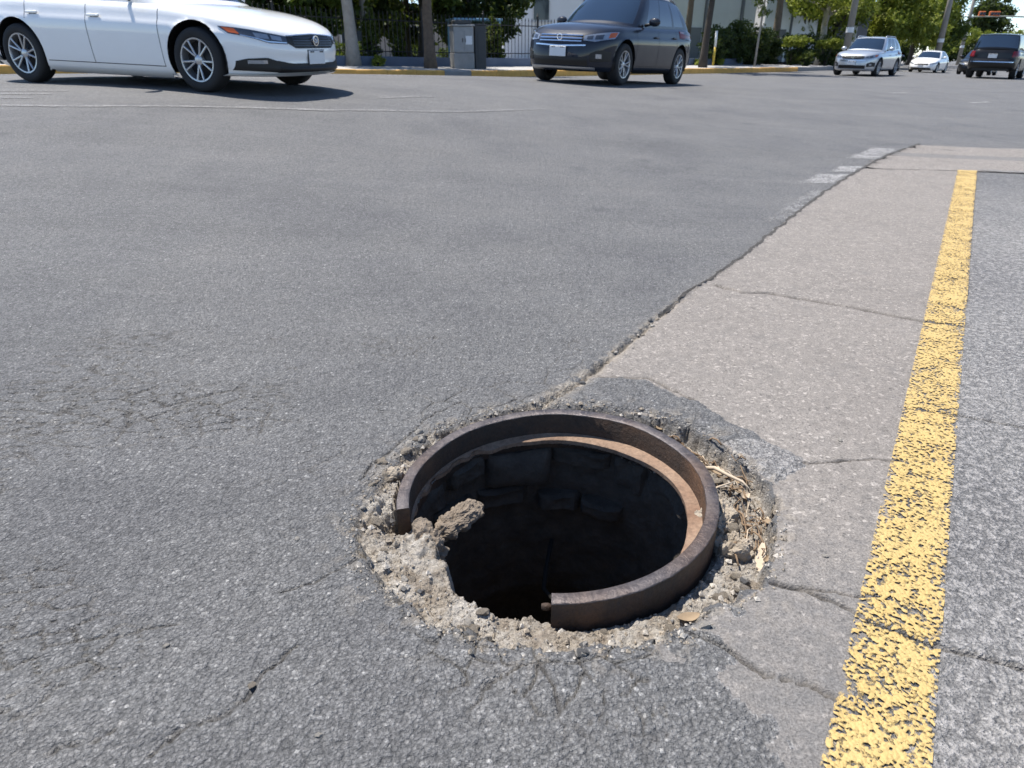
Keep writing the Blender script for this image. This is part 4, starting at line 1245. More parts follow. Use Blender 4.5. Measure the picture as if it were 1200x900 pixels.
for z in (.24, .262, .284):
    c.patch('slat', 'f', (-.53, .53), z, z + .007, M['black_plastic'], .012, 14, 1, li)
c.patch('lip', 'f', (-.80, .80), .192, .212, M['paint_white'], .020, 24, 2)
c.plate('f', .0, .365, .30, .14)
o, p = c.emblem('f', .528, .052)
m = MB()
for y0, z0, y1, z1 in ((-.024, .034, 0, -.008), (.024, .034, 0, -.008), (-.036, .014, -.016, -.034), (-.016, -.034, 0, -.002), (0, -.002, .016, -.034), (.016, -.034, .036, .014)):
    m.tube([(p.x + .008, y0, p.z + z0), (p.x + .008, y1, p.z + z1)], .0045, 6)
m.build('emblem_mark', M['chrome'], o, True)
for sd in (1, -1):
    c.patch('tail_light', 'r', (sd * .50, sd * .80), .72, .84, M['lamp_red'], .006, 10)
c.patch('rear_diffuser', 'r', (-.80, .80), .24, .36, M['black_plastic'], .012, 16)
c.plate('r', 0, .60)

# --- dark grey sport utility
def suv_front(c, grille_mat, slats=3, foot=.40, low=True):
    for sd in (1, -1):
        hl = c.patch('headlight', 'f', (sd * .45, sd * .83), [(sd * .45, .70), (sd * .64, .685), (sd * .83, .745)], [(sd * .45, .775), (sd * .64, .815), (sd * .83, .86)], M['lamp_clear'], .008, 16)
        for y0, y1 in ((.50, .59), (.62, .72)):
            c.patch('lens', 'f', (sd * y0, sd * y1), [(sd * .5, .715), (sd * .72, .725)], [(sd * .5, .765), (sd * .72, .80)], M['lamp_dark'], .012, 6, 3, hl)
        c.patch('indicator', 'f', (sd * .775, sd * .825), [(sd * .775, .75), (sd * .825, .77)], [(sd * .775, .83), (sd * .825, .85)], M['lamp_orange'], .012, 5, 3, hl)
        fg = c.patch('fog_light_housing', 'f', (sd * .58, sd * .82), [(sd * .58, .37), (sd * .82, .39)], [(sd * .58, .50), (sd * .70, .56), (sd * .82, .54)], M['black_plastic'], .008, 10)
        c.patch('fog_light', 'f', (sd * .66, sd * .73), .425, .495, M['lamp_clear'], .013, 5, 3, fg)
    g = c.patch('grille', 'f', (-.45, .45), [(-.45, .70), (-.3, .665), (.3, .665), (.45, .70)], [(-.45, .785), (0, .80), (.45, .785)], M['black_plastic'], .006, 18)
    for z in (.685, .728, .772)[:slats]:
        c.patch('slat', 'f', (-.42, .42), z - .009, z + .009, grille_mat, .016, 14, 1, g)
    c.patch('chrome_strip', 'f', (-.50, .50), [(-.50, .615), (0, .595), (.50, .615)], [(-.50, .635), (0, .615), (.50, .635)], M['chrome'], .012, 16, 1)
    c.patch('lower_intake', 'f', (-.54, .54), .30, .43, M['black_plastic'], .007, 18)
    c.patch('skid_strip', 'f', (-.64, .64), .25, .285, M['alloy'], .018, 18, 2)
suv_zs = [(-2.3, 1.03), (-1.6, 1.05), (-.6, 1.01), (.4, .985), (.9, .97), (1.4, .945), (1.8, .90), (2.05, .85), (2.2, .80)]
suv_zb = [(-2.3, .36), (-2.0, .28), (-1.5, .23), (1.2, .22), (1.7, .22), (2.3, .20)]
suv_cab = dict(bf=1.05, br=-2.06, wb=.80, rf=.30, rr=-1.62, wr=.62, zr=1.585, windows=[(.06, .33), (.36, .66), (.69, .92)], doors=[(.88, -.10), (-.10, -1.02)], af=.55, ar=.35, raf=.28, rar=.25, rdr=.09, dark_sill=True)
def suv(name, label, mid, hd, paint, group=None, **k):
    c = Car(name, label, 'car', (mid.x, mid.y, 0), hd, paint, 4.45, 1.84, 2.62, .90, .35, suv_zs, suv_zb, k.get('cab', suv_cab), group, rim=.232, tyre_w=.225, spokes=5, crown=.07,
            xf=[(0, .12), (.1, .04), (.3, 0), (.5, .0), (.7, .015), (.85, .04), (.93, .08), (1, .18)], xr=[(0, .14), (.1, .05), (.3, 0), (.5, .02), (.7, .05), (.85, .07), (1, .12)], nr=5.0)
    set_tilt(c, mid, hd, 2.62, 1.58)
    return c
hd = Vector((-.56, -.83)).normalized(); fw = Vector((1.95, 13.8))
mid, hd = place(fw, fw - hd * 2.62, 1.84, 2.62, 1, .225)
c = suv('dark_grey_suv', 'dark grey sport utility coming past the fence, chrome barred grille', mid, hd, M['paint_grey'])
suv_front(c, M['chrome']); c.plate('f', .0, .515, .33, .16)
o, p = c.emblem('f', .735, .052)
def roof_rails(c):
    for sd in (1, -1):
        m = MB(); m.tube([(.15, sd * .58, 1.53), (.05, sd * .58, 1.585), (-1.25, sd * .58, 1.575), (-1.45, sd * .58, 1.51)], .016, 8); m.build('roof_rail', M['alloy'], c.root, True)
def suv_rear(c):
    for sd in (1, -1):
        c.patch('tail_light', 'r', (sd * .62, sd * .87), [(sd * .62, .83), (sd * .87, .85)], [(sd * .62, .97), (sd * .87, 1.00)], M['lamp_red'], .012, 10)
    c.patch('rear_bumper', 'r', (-.82, .82), .40, .52, M['black_plastic'], .012, 16)
    c.plate('r', 0, .72, .33, .16)
roof_rails(c); suv_rear(c)
# --- silver sport utility farther along
hd = Vector((-.66, -.75)).normalized()
c = suv('silver_suv', 'silver sport utility approaching beside the grey pole and round bushes', Vector((16.0, 34.0)), hd, M['paint_silver'])
suv_front(c, M['black_plastic'], 3); c.plate('f', .0, .515, .33, .16); c.emblem('f', .735, .052); roof_rails(c); suv_rear(c)
# --- far saloons
def saloon(name, label, mid, hd, paint, group=None):
    c = Car(name, label, 'car', (mid.x, mid.y, 0), hd, paint, 4.55, 1.78, 2.62, .93, .32, sedan_zs, sedan_zb, sedan_cab, group, spokes=5, rim=.21)
    set_tilt(c, mid, hd, 2.62, 1.5)
    for sd in (1, -1):
        c.patch('headlight', 'f', (sd * .48, sd * .82), [(sd * .48, .50), (sd * .82, .58)], [(sd * .48, .575), (sd * .82, .66)], M['lamp_clear'], .008, 10)
        c.patch('tail_light', 'r', (sd * .50, sd * .86), .71, .84, M['lamp_red'], .006, 10)
    c.patch('grille', 'f', (-.42, .42), .47, .57, M['black_plastic'], .007, 14)
    c.patch('lower_intake', 'f', (-.6, .6), .20, .31, M['black_plastic'], .007, 14)
    c.plate('f', 0, .38); c.plate('r', 0, .58)
    return c
saloon('white_saloon', 'small white saloon far off, approaching between the silver and black vehicles', Vector((29.3, 53.0)), Vector((-.66, -.75)).normalized(), M['paint_white'])
saloon('black_saloon', 'black saloon half hidden behind the black sport utility', Vector((28.0, 45.2)), Vector((-.62, -.78)).normalized(), M['paint_black'])
saloon('parked_saloon', 'slate blue parked saloon seen just behind the silver sport utility', Vector((27.0, 54.6)), Vector((.54, .84)).normalized(), M['paint_blue'])
# --- black sport utility seen from behind
big_zs = [(-2.4, 1.14), (-1.6, 1.15), (-.6, 1.13), (.4, 1.12), (.9, 1.11), (1.4, 1.10), (1.8, 1.07), (2.05, 1.02), (2.3, .96)]
big_zb = [(-2.4, .45), (-2.0, .36), (-1.5, .30), (1.2, .30), (1.7, .32), (2.3, .34)]
big_cab = dict(bf=1.10, br=-2.28, wb=.84, rf=.42, rr=-2.12, wr=.72, zr=1.80, windows=[(.06, .31), (.34, .62), (.65, .93)], doors=[(.92, -.08), (-.08, -1.0)], af=.5, ar=.22, raf=.28, rar=.18, rdr=.05)
hd = Vector((.64, .77)).normalized(); mid = Vector((22.3, 34.6))
c = Car('black_suv', 'tall black sport utility driving away at the right edge, rear window facing us', 'car', (mid.x, mid.y, 0), hd, M['paint_black'], 4.75, 1.92, 2.75, .90, .38, big_zs, big_zb, big_cab,
        None, rim=.24, tyre_w=.245, crown=.06, xr=[(0, .10), (.1, .03), (.25, 0), (.4, .02), (.5, .07), (.7, .08), (.85, .09), (1, .13)], nr=5.0)
set_tilt(c, mid, hd, 2.75, 1.62)
for sd in (1, -1):
    c.patch('tail_light', 'r', (sd * .70, sd * .90), [(sd * .70, .86), (sd * .90, .88)], [(sd * .70, 1.08), (sd * .90, 1.10)], M['lamp_red'], .012, 10)
c.patch('rear_bumper', 'r', (-.86, .86), .46, .62, M['black_plastic'], .014, 16)
c.patch('chrome_strip', 'r', (-.80, .80), .655, .685, M['chrome'], .014, 16, 1)
c.plate('r', 0, .90, .33, .16)

# ------------------------------------------------------------------ far side of the junction
def resample(pts, step):
    P = np.array(pts, float)
    # round the corners a little before resampling
    for _ in range(3):
        Q = [P[0]]
        for a, b in zip(P[:-1], P[1:]): Q += [a * .75 + b * .25, a * .25 + b * .75]
        P = np.array(Q + [P[-1]])
    s = np.concatenate([[0], np.cumsum(np.hypot(*np.diff(P, axis=0).T))])
    n = int(s[-1] / step)
    t = np.linspace(0, s[-1], n + 1)
    return np.stack([np.interp(t, s, P[:, 0]), np.interp(t, s, P[:, 1])], 1)
KP = resample(KERB, 1.0)
KT = np.gradient(KP, axis=0); KT /= np.hypot(KT[:, 0], KT[:, 1])[:, None]
KN = np.stack([-KT[:, 1], KT[:, 0]], 1)                      # away from the road
KZ = terr(KP[:, 0], KP[:, 1])
def koff(i, d, z=0):
    p = KP[i] + KN[i] * d
    return Vector((p[0], p[1], KZ[i] + z))
def strip(name, d0, z0, d1, z1, mat, i0=0, i1=None, kind='structure'):
    i1 = i1 or len(KP) - 1
    m = MB(); n = 5
    m.grid([[koff(i, d0 + (d1 - d0) * k / n, z0 + (z1 - z0) * k / n) for k in range(n + 1)] for i in range(i0, i1 + 1)])
    return tag(m.build(name, mat, None, True), kind=kind)
strip('pavement', .14, .198, 3.2, .29, M['pave'])
strip('lawn', 3.15, .42, 10.0, .46, M['lawn'])
strip('yard', 9.9, .44, 90.0, .50, M['lot'])
kerb = bpy.data.objects.new('kerb', None); link(kerb); tag(kerb, kind='structure')
r_ = np.random.default_rng(77)
def sidx(x):                                                # station whose plan x is nearest
    return int(np.argmin(np.abs(KP[:, 0] - x)))
for i in range(sidx(-14), sidx(46)):
    m = MB(); rows = []
    for q, e in ((i, .006), (i + 1, -.006)):
        t = KT[i]; b = KP[q] + KT[q] * e
        z = KZ[q]
        jit = r_.normal(0, .006)
        prof_ = [(-.0, -.05), (-.002, .15), (.012, .185 + jit), (.03, .202 + jit), (.15, .205 + jit), (.15, -.05)]
        rows.append([Vector((b[0] + KN[q][0] * d, b[1] + KN[q][1] * d, z + h)) for d, h in prof_])
    m.grid(rows); m.add(rows[0], [tuple(range(6))]); m.add(rows[1], [tuple(range(6))])
    x = KP[i][0]
    bare = (-2.9 < x < -1.7) or (x > 14.5) or r_.random() < .06
    m.build('kerb_stone', M['kerb_grey'] if bare else M['kerb_yellow'], kerb)
# low blue-grey wall carrying an iron fence
def wall_and_fence():
    d = 3.05
    i0, i1 = sidx(-12), sidx(14.5)
    b = koff(i0, d)
    root = empty('low_wall', (b.x, b.y, b.z), 0, 'low blue grey rendered wall along the back of the far pavement', 'wall')
    m = MB(); rows = []
    for i in range(i0, i1 + 1):
        rows.append([koff(i, d + a, z) - b for a, z in ((0, .15), (0, .575), (.01, .585), (.19, .585), (.20, .575), (.20, .15))])
    m.grid(rows); m.add(rows[0], [tuple(range(6))]); m.add(rows[-1], [tuple(range(6))])
    m.build('wall_body', M['blue_wall'], root)
    j0, j1 = sidx(-12), sidx(7.5)
    fr = empty('iron_fence', (b.x, b.y, b.z + .585), 0, 'black iron bar fence standing on the low blue grey wall', 'fence')
    b2 = Vector((b.x, b.y, b.z + .585))
    L = np.concatenate([[0], np.cumsum(np.hypot(*np.diff(KP[j0:j1 + 1], axis=0).T))])
    def at(s, z):
        k = min(len(L) - 2, int(np.searchsorted(L, s, 'right') - 1)); f = (s - L[k]) / (L[k + 1] - L[k])
        return koff(j0 + k, d + .10, .585 + z).lerp(koff(j0 + k + 1, d + .10, .585 + z), f) - b2
    bar = MB(); bar.tube([(0, 0, 0), (0, 0, 1.28)], .0125, 6, False); bar.tube([(0, 0, 1.28), (0, 0, 1.30), (0, 0, 1.40)], [.0125, .024, .002], 6)
    bm_ = bar.mesh('bar', M['iron_black'], True)
    s = .1
    while s < L[-1]:
        o = bpy.data.objects.new('bar', bm_); link(o, fr); o.location = at(s, 0); s += .165
    for z in (.16, 1.12):
        m = MB(); m.tube([at(v, z) for v in np.linspace(0, L[-1], 40)], .018, 6); m.build('rail', M['iron_black'], fr)
    ps = MB(); ps.box((0, 0, .72), (.07, .07, 1.44)); ps.lathe([(.045, 1.44), (.05, 1.47), (.02, 1.50), (.03, 1.53), (.001, 1.57)], 10); pm = ps.mesh('post', M['iron_black'])
    for s in np.arange(0, L[-1] + .1, 2.6):
        o = bpy.data.objects.new('post', pm); link(o, fr); o.location = at(min(s, L[-1]), 0)
wall_and_fence()

# --- trees and shrubs
def leaf_cloud(name, parent, blobs, n, size, mat, seed, clump=.22, per=26, droop=0, origin=Vector((0, 0, 0))):
    r = np.random.default_rng(seed)
    w = np.array([b[3] * b[4] * b[5] for b in blobs]) ** .75; w /= w.sum()
    nc = max(1, n // per)
    bi = r.choice(len(blobs), nc, p=w)
    B = np.array(blobs)[bi]
    u = r.normal(size=(nc, 3)); u /= np.linalg.norm(u, axis=1)[:, None]
    rad = r.uniform(.35, 1.05, nc)[:, None] ** .5
    C = B[:, :3] + u * rad * B[:, 3:6]
    cs = clump * np.mean(B[:, 3:6], axis=1)
    P = np.repeat(C, per, 0) + r.normal(size=(nc * per, 3)) * np.repeat(cs, per)[:, None] * (.8, .8, .55)
    N = len(P)
    s = size * r.uniform(.55, 1.25, N)
    a = r.normal(size=(N, 3)); a /= np.linalg.norm(a, axis=1)[:, None]
    b = np.cross(a, r.normal(size=(N, 3))); b /= np.linalg.norm(b, axis=1)[:, None]
    a[:, 2] -= droop
    V = np.empty((N, 4, 3))
    V[:, 0] = P - a * s[:, None]; V[:, 1] = P + b * s[:, None] * .45; V[:, 2] = P + a * s[:, None]; V[:, 3] = P - b * s[:, None] * .45
    V = V.reshape(-1, 3) - np.array(origin)
    Q = np.arange(N * 4).reshape(-1, 4)
    me = fast_mesh(name, V, Q, mat, False)
    at = me.attributes.new('tint', 'FLOAT_COLOR', 'POINT')
    tint = np.clip(np.repeat(r.random(nc), per) * .6 + r.random(N) * .4, 0, 1)
    tint = np.repeat(tint, 4)
    at.data.foreach_set('color', np.stack([tint] * 3 + [np.ones_like(tint)], 1).astype(np.float32).ravel())
    return link(bpy.data.objects.new(name, me), parent)
def tree(name, label, x, y, z, h, rad, blobs, n, size, lm, bark, seed, group=None, lean=(0, 0), cat='tree', limbs=6, clump=.22):
    root = empty(name, (x, y, z), 0, label, cat, group)
    r = np.random.default_rng(seed)
    m = MB(); P = []; W = []
    for k in range(9):
        t = k / 8
        P.append((lean[0] * t * h + .05 * rad * 4 * math.sin(t * 5 + seed), lean[1] * t * h + .05 * rad * 4 * math.cos(t * 4 + seed), -.12 + t * h)); W.append(rad * (1.35 - .35 * min(1, t * 6)) * (1 - .5 * t))
    m.tube(P, W, 14)
    for q in range(limbs):
        b = blobs[q % len(blobs)]
        t = r.uniform(.5, .95); k = t * 8; i = int(k); p = Vector(P[i]).lerp(Vector(P[min(8, i + 1)]), k - i)
        e = Vector((b[0], b[1], b[2])) + Vector(r.normal(size=3)) * .35 * b[3]
        mid_ = p.lerp(e, .5) + Vector((0, 0, .12 * (e - p).length))
        m.tube([p, p.lerp(mid_, .5) + Vector((0, 0, .03)), mid_, e], [rad * .42, rad * .34, rad * .24, rad * .06], 7)
    m.build('trunk', bark, root, True)
    leaf_cloud('crown', root, blobs, n, size, lm, seed, clump)
    return root
def blobset(r, n, cx, cy, cz, R_, H_, size):
    out = []
    for _ in range(n):
        a = r.uniform(0, 6.28); q = R_ * math.sqrt(r.random())
        s = size * r.uniform(.7, 1.2)
        out.append((cx + q * math.cos(a), cy + q * math.sin(a), cz + r.uniform(-.5, .5) * H_, s, s, s * .75))
    return out
rt = np.random.default_rng(101)
def gz(x, y): return float(KZ[int(np.argmin(np.hypot(KP[:, 0] - x, KP[:, 1] - y)))])
# street trees on the far pavement
def street_tree(x, y, rad, bark, label, seed, zadd=.2, crown_z=6.4, lm='leaf', lean=(0, 0), h=5.2):
    tree('street_tree', label, x, y, gz(x, y) + zadd, h, rad, blobset(rt, 9, lean[0] * h, lean[1] * h, crown_z, 2.3, 2.0, 1.2), 5200, .13, M[lm], M[bark], seed, 'trees along the far pavement', lean)
street_tree(-5.39, 25.45, .215, 'bark_pale', 'pale barked tree trunk rising just behind the white saloon', 1, .3)
street_tree(-5.62, 29.5, .17, 'bark_pale', 'thinner pale trunk behind the fence, right of the first pale tree', 2, .4)
street_tree(-2.75, 25.5, .185, 'bark', 'reddish brown tree trunk on the pavement left of the grey cabinet', 3, .22)
street_tree(8.50, 33.5, .165, 'bark_dark', 'dark tree trunk at the kerb right of the dark grey sport utility', 4, .18, lean=(.03, 0))
street_tree(9.15, 40.0, .20, 'bark', 'brown trunk beyond the wall just right of the dark grey sport utility', 5, .4)
street_tree(15.45, 45.0, .26, 'bark', 'broad brown trunk in front of the white building', 6, .4)
street_tree(20.1, 49.5, .27, 'bark_pale', 'pale trunk with yellow green foliage behind the right round bush', 7, .35, 4.4, 'leaf_bright', h=3.6)
# dark evergreens in the garden behind the fence
for k, (x, y, rad) in enumerate([(-11.5, 26.0, .16), (-8.7, 28.2, .20), (-7.1, 27.6, .14), (-6.6, 31.5, .22), (-3.6, 31.2, .24), (-1.7, 33.0, .20), (-9.8, 33.5, .22), (-13.5, 30.5, .2), (-4.9, 36.0, .2), (-1.2, 37.5, .2), (-8.0, 38.5, .2), (-12.0, 37.0, .2)]):
    cz = [4.0, 3.7, 3.5, 3.8, 3.7, 3.8, 3.8, 3.8, 3.5, 3.5, 3.5, 3.5][k]
    tree('evergreen_tree', ['dark evergreen at the far left behind the saloon bonnet', 'dark evergreen behind the fence left of the pale trunks', 'slim dark evergreen close behind the fence by the saloon', 'dark evergreen between the pale trunks and the brown one',
          'dark evergreen straight behind the brown trunk', 'dark evergreen above the grey cabinet', 'dark evergreen deep in the garden behind the pale trunks', 'dark evergreen at the garden corner, farthest left',
          'second row evergreen seen left of the brown trunk', 'second row evergreen seen right of the cabinet', 'second row evergreen seen between the pale trunks', 'second row evergreen seen over the saloon bonnet'][k],
         x, y, gz(x, y) + .42, 3.6, rad, blobset(rt, 14, 0, 0, cz - .35, 1.9, 3.6, 1.05), 6500, .17, M['leaf_dark'] if k % 2 else M['leaf'], M['bark_dark'], 20 + k, 'dark evergreens behind the fence')  # every second tree has lighter leaves: sunlit variety put into the colour
def cypress(x, y, h, w, label, seed, lm='leaf_cyp'):
    z = gz(x, y) + .42
    root = empty('cypress', (x, y, z), 0, label, 'shrub', 'columnar shrubs behind the fence')
    m = MB(); m.tube([(0, 0, -.1), (0, 0, h * .7)], [.06, .03], 8); m.build('stem', M['bark_dark'], root, True)
    bl = [(0, 0, h * (.12 + .8 * t), w * (.95 - .8 * t ** 1.6), w * (.95 - .8 * t ** 1.6), h * .10) for t in np.linspace(0, 1, 8)]
    leaf_cloud('foliage', root, bl, 2600, .075, M[lm], seed, .22)
cypress(-5.05, 27.2, 2.15, .34, 'pointed cypress right of the pale trunk behind the fence', 41)
cypress(-4.15, 27.9, 1.8, .26, 'slim shrub midway between the pale and the brown trunk', 42)
cypress(-.72, 29.4, 1.95, .44, 'broad upright shrub behind the fence right of the grey cabinet', 43)
# clipped bushes and hedge to the right
def bush(x, y, h, w, label, seed, lm='leaf_bright', n=3000, stem=.5, group='clipped bushes on the far verge', name='round_bush', flat=.62, under=True, mush=False):
    z = gz(x, y) + .17
    root = empty(name, (x, y, z), 0, label, 'bush', group)
    m = MB()
    for k in range(4):
        a = k * 1.6 + seed; m.tube([(0, 0, -.05), (.10 * math.cos(a), .10 * math.sin(a), h * .3), (w * .5 * math.cos(a), w * .5 * math.sin(a), h * .7)], [.05, .04, .015], 6)
    m.build('stem', M['bark_dark'], root, True)
    r = np.random.default_rng(seed)
    bl = [(r.uniform(-.4, .4) * w, r.uniform(-.4, .4) * w, h * (1 - flat * .5) + r.uniform(-.1, .1) * h, w * .62, w * .62, h * flat * .42) for _ in range(5)]
    if mush: bl = [(r.uniform(-.42, .42) * w, r.uniform(-.42, .42) * w, h * .80 + r.uniform(-.03, .03) * h, w * .60, w * .60, h * .15) for _ in range(7)]
    lsz = .07 * max(1, w / .95)
    leaf_cloud('foliage', root, bl, n, lsz, M[lm], seed, .16)
    if under:
        uw = .26 if mush else .45
        bl = [(r.uniform(-.3, .3) * w * uw * 2, r.uniform(-.3, .3) * w * uw * 2, h * .30, w * uw, w * uw, h * .24) for _ in range(4)]
        leaf_cloud('lower_foliage', root, bl, n // 2, lsz, M['leaf_dark'], seed + 1, .2)
bush(15.5, 41.9, 1.62, .84, 'flat topped clipped bush nearer the dark trunk, with a smaller ball at its foot', 51, mush=True)
bush(18.6, 44.8, 1.55, .86, 'flat topped clipped bush beside the grey pole', 52, mush=True)
bush(15.95, 41.2, .85, .50, 'small dark ball bush at the foot of the left clipped bush', 53, 'leaf_cyp', 1500, flat=.8)
for k, (x, y, h, w) in enumerate([(10.3, 38.6, 2.1, 1.1), (11.6, 40.0, 2.3, 1.2), (13.2, 41.0, 2.1, 1.2), (14.6, 43.4, 2.2, 1.1), (17.5, 46.0, 1.9, 1.1), (20.6, 48.5, 2.0, 1.2)]):
    bush(x, y, h, w, ['dark hedge shrub right behind the dark street trunk', 'tall dark hedge shrub below the grey building, second from its left', 'dark hedge shrub left of the thin pale pole', 'dark hedge shrub behind the left clipped bush',
         'dark shrub between the two clipped bushes, farther back', 'dark shrub behind the grey pole'][k], 60 + k, 'leaf_dark', 3600, group='dark hedge on the far verge', name='hedge_shrub', flat=.9)
for k, x in enumerate((-5.9, -4.6, -3.3, 8.0, 9.6, 11.0, 12.2)):
    i = sidx(x); p = koff(i, 2.8, .25)
    root = empty('weed', p, 0, 'small green weed tuft at the foot of the low wall', 'plant', 'weeds along the low wall')
    leaf_cloud('foliage', root, [(0, 0, .16, .22, .22, .16)], 420, .07, M['leaf_bright'], 90 + k, .3)
# big bright trees down the road
for k, (x, y, h, lab) in enumerate([(24.6, 58.5, 4.2, 'leafy tree behind the silver sport utility, nearest of the bright row'), (29.5, 63.0, 4.6, 'tall bright green tree above the gap right of the silver sport utility'),
        (33.0, 66.0, 4.6, 'bright green tree left of the second pole'), (39.0, 74.0, 4.8, 'green tree right of the second pole above the far white saloon'), (44.5, 82.0, 4.6, 'dark green tree at the end of the bright row beside the sky'),
        (21.5, 56.5, 4.0, 'green tree left of the grey pole by the white building')]):
    b = blobset(rt, 16, 0, 0, 4.4, 2.9, 4.4, 1.35)
    tree('roadside_tree', lab, x, y, gz(x, y) + .3, h, .24, b, 9500, .19, M['leaf_bright'] if k not in (4,) else M['leaf'], M['bark_dark'], 120 + k, 'bright trees down the road', clump=.26)
for k, (x, y) in enumerate([(27.5, 66.0), (31.5, 70.0), (36.5, 78.0), (41.0, 84.0), (47.0, 92.0), (23.6, 61.5)]):  # dark shrubs added to give the shade under the crowns
    bush(x, y, 3.2, 2.2, 'dark shrub standing in for shade below the bright trees, number %s from the left' % ['two', 'three', 'four', 'five', 'six', 'one'][k], 150 + k, 'leaf_dark', 3600, group='shade shrubs added below the bright trees', name='shade_filler_shrub', flat=.95)
tree('distant_tree', 'round dark tree against the sky behind the traffic signals', 74.0, 120.0, 0.2, 5.0, .35, blobset(rt, 16, 0, 0, 6.2, 2.3, 4.0, 1.5), 9000, .26, M['leaf_dark'], M['bark_dark'], 170)
for k, (x, y, h) in enumerate([(62, 108, 3.8), (66, 109, 4.4), (70, 111, 4.2), (74.5, 112, 4.5), (79, 114, 4.0), (84, 116, 4.4)]):
    bush(x, y, h, 2.9, ['yellow green hedge bush under the traffic signals, leftmost', 'yellow green hedge bush, second from the left under the signals', 'yellow green hedge bush, third from the left', 'yellow green hedge bush, third from the right edge', 'yellow green hedge bush, second from the right edge', 'yellow green hedge bush at the right edge'][k],
         180 + k, 'leaf_bright', 3200, group='yellow green hedge at the end of the road', name='hedge_bush', flat=.95)

# --- poles, cabinet, signals
def pole(x, y, h, r0, r1, label, mat='pole_wood', zadd=.17, name='utility_pole'):
    z = gz(x, y) + zadd
    root = empty(name, (x, y, z), 0, label, 'pole')
    m = MB(); m.tube([(0, 0, -.1), (0, 0, h * .5), (0, 0, h)], [r0, (r0 + r1) / 2, r1], 14); m.build('shaft', M[mat], root, True)
    m = MB(); m.tube([(0, 0, 1.75), (0, 0, 2.02)], r0 * 1.02, 14, False); m.build('band', M['sign_white'], root, True)
    m = MB(); m.box((0, 0, h - .6), (2.2, .10, .12)); a = m.build('crossarm', M['bark'], root)
    for dx in (-1, -.45, .45, 1):
        m = MB(); m.lathe([(.03, h - .54), (.05, h - .50), (.05, h - .42), (.02, h - .40)], 10, 'z', (dx, 0, 0)); m.build('insulator', M['sign_white'], a, True)
    return root
pole(18.95, 43.1, 9.0, .20, .13, 'grey round pole by the kerb just left of the silver sport utility')
pole(34.0, 60.6, 9.5, .24, .15, 'grey round pole rising behind the far white saloon')
pole(53.5, 90.5, 9.5, .22, .15, 'distant pole beside the traffic signal arm', zadd=.1)
def lamp_post(x, y):
    z = gz(x, y) + .3
    root = empty('young_tree', (x, y, z), 0, 'thin pale stemmed young tree before the dark hedge', 'tree')
    m = MB(); m.tube([(0, 0, -.1), (.02, 0, 1.2), (.10, 0, 3.6)], [.06, .05, .035], 10); m.build('trunk', M['bark_pale'], root, True)
    leaf_cloud('crown', root, [(.06, 0, 2.55, .5, .5, .42), (.1, 0, 4.0, .9, .9, .8)], 1800, .08, M['leaf'], 201, .25)
lamp_post(12.1, 37.6)
def cabinet():
    x, y = -1.72, 26.1
    z = gz(x, y) + .235
    a = math.atan2(.60, .80)
    root = empty('utility_cabinet', (x, y, z), R(18), 'grey two part utility cabinet on a concrete base beside the brown trunk', 'cabinet')
    m = MB(); m.box((0, 0, .24), (.72, .62, .50), None, 0, .015); m.build('base', M['kerb_grey'], root)
    m = MB(); m.box((0, 0, .90), (.70, .60, .80), None, 0, .02); b = m.build('body', M['cab_grey'], root)
    for dx in (-.17, .17):
        m = MB(); m.box((dx, -.306, .88), (.31, .014, .66), None, 0, .006); d = m.build('door', M['cab_grey'], root)
        m = MB(); m.box((dx * .3, -.32, .88), (.02, .02, .12)); m.build('handle', M['iron_black'], d)
    m = MB(); m.box((.17, -.3165, .88), (.22, .008, .26)); m.build('notice', M['sign_white'], root)
    m = MB(); m.box((0, 0, 1.325), (.78, .68, .05), None, 0, .012); m.build('cap', M['cab_grey'], root)
    m = MB(); m.box((0, 0, 1.42), (.60, .50, .14), None, 0, .03); m.build('hood', M['cab_dark'], root)
    root2 = empty('cabinet_dark_flank', (x + .56, y + .28, z), R(18), 'dark right side of the grey cabinet, built as a separate narrow box', 'cabinet')  # dark side of the same cabinet, modelled as its own box
    m = MB(); m.box((0, 0, .66), (.40, .56, 1.36), None, 0, .015); m.build('body', M['cab_dark'], root2)
    m = MB(); m.box((0, 0, 1.36), (.44, .60, .04), None, 0, .01); m.build('cap', M['cab_dark'], root2)
    m = MB(); m.box((.02, -.285, .68), (.24, .012, .9), None, 0, .004); m.build('door', M['cab_dark'], root2)
cabinet()
def marker(x, y):
    z = gz(x, y) + .25
    root = empty('marker_post', (x, y, z), 0, 'short white and yellow marker post behind the dark kerb trunk', 'post')
    m = MB(); m.tube([(0, 0, -.05), (0, 0, .85)], .06, 12); m.build('lower_band', M['sign_yellow'], root, True)
    m = MB(); m.tube([(0, 0, .85), (0, 0, 1.55)], .06, 12); m.build('upper_band', M['sign_white'], root, True)
marker(9.95, 37.3)
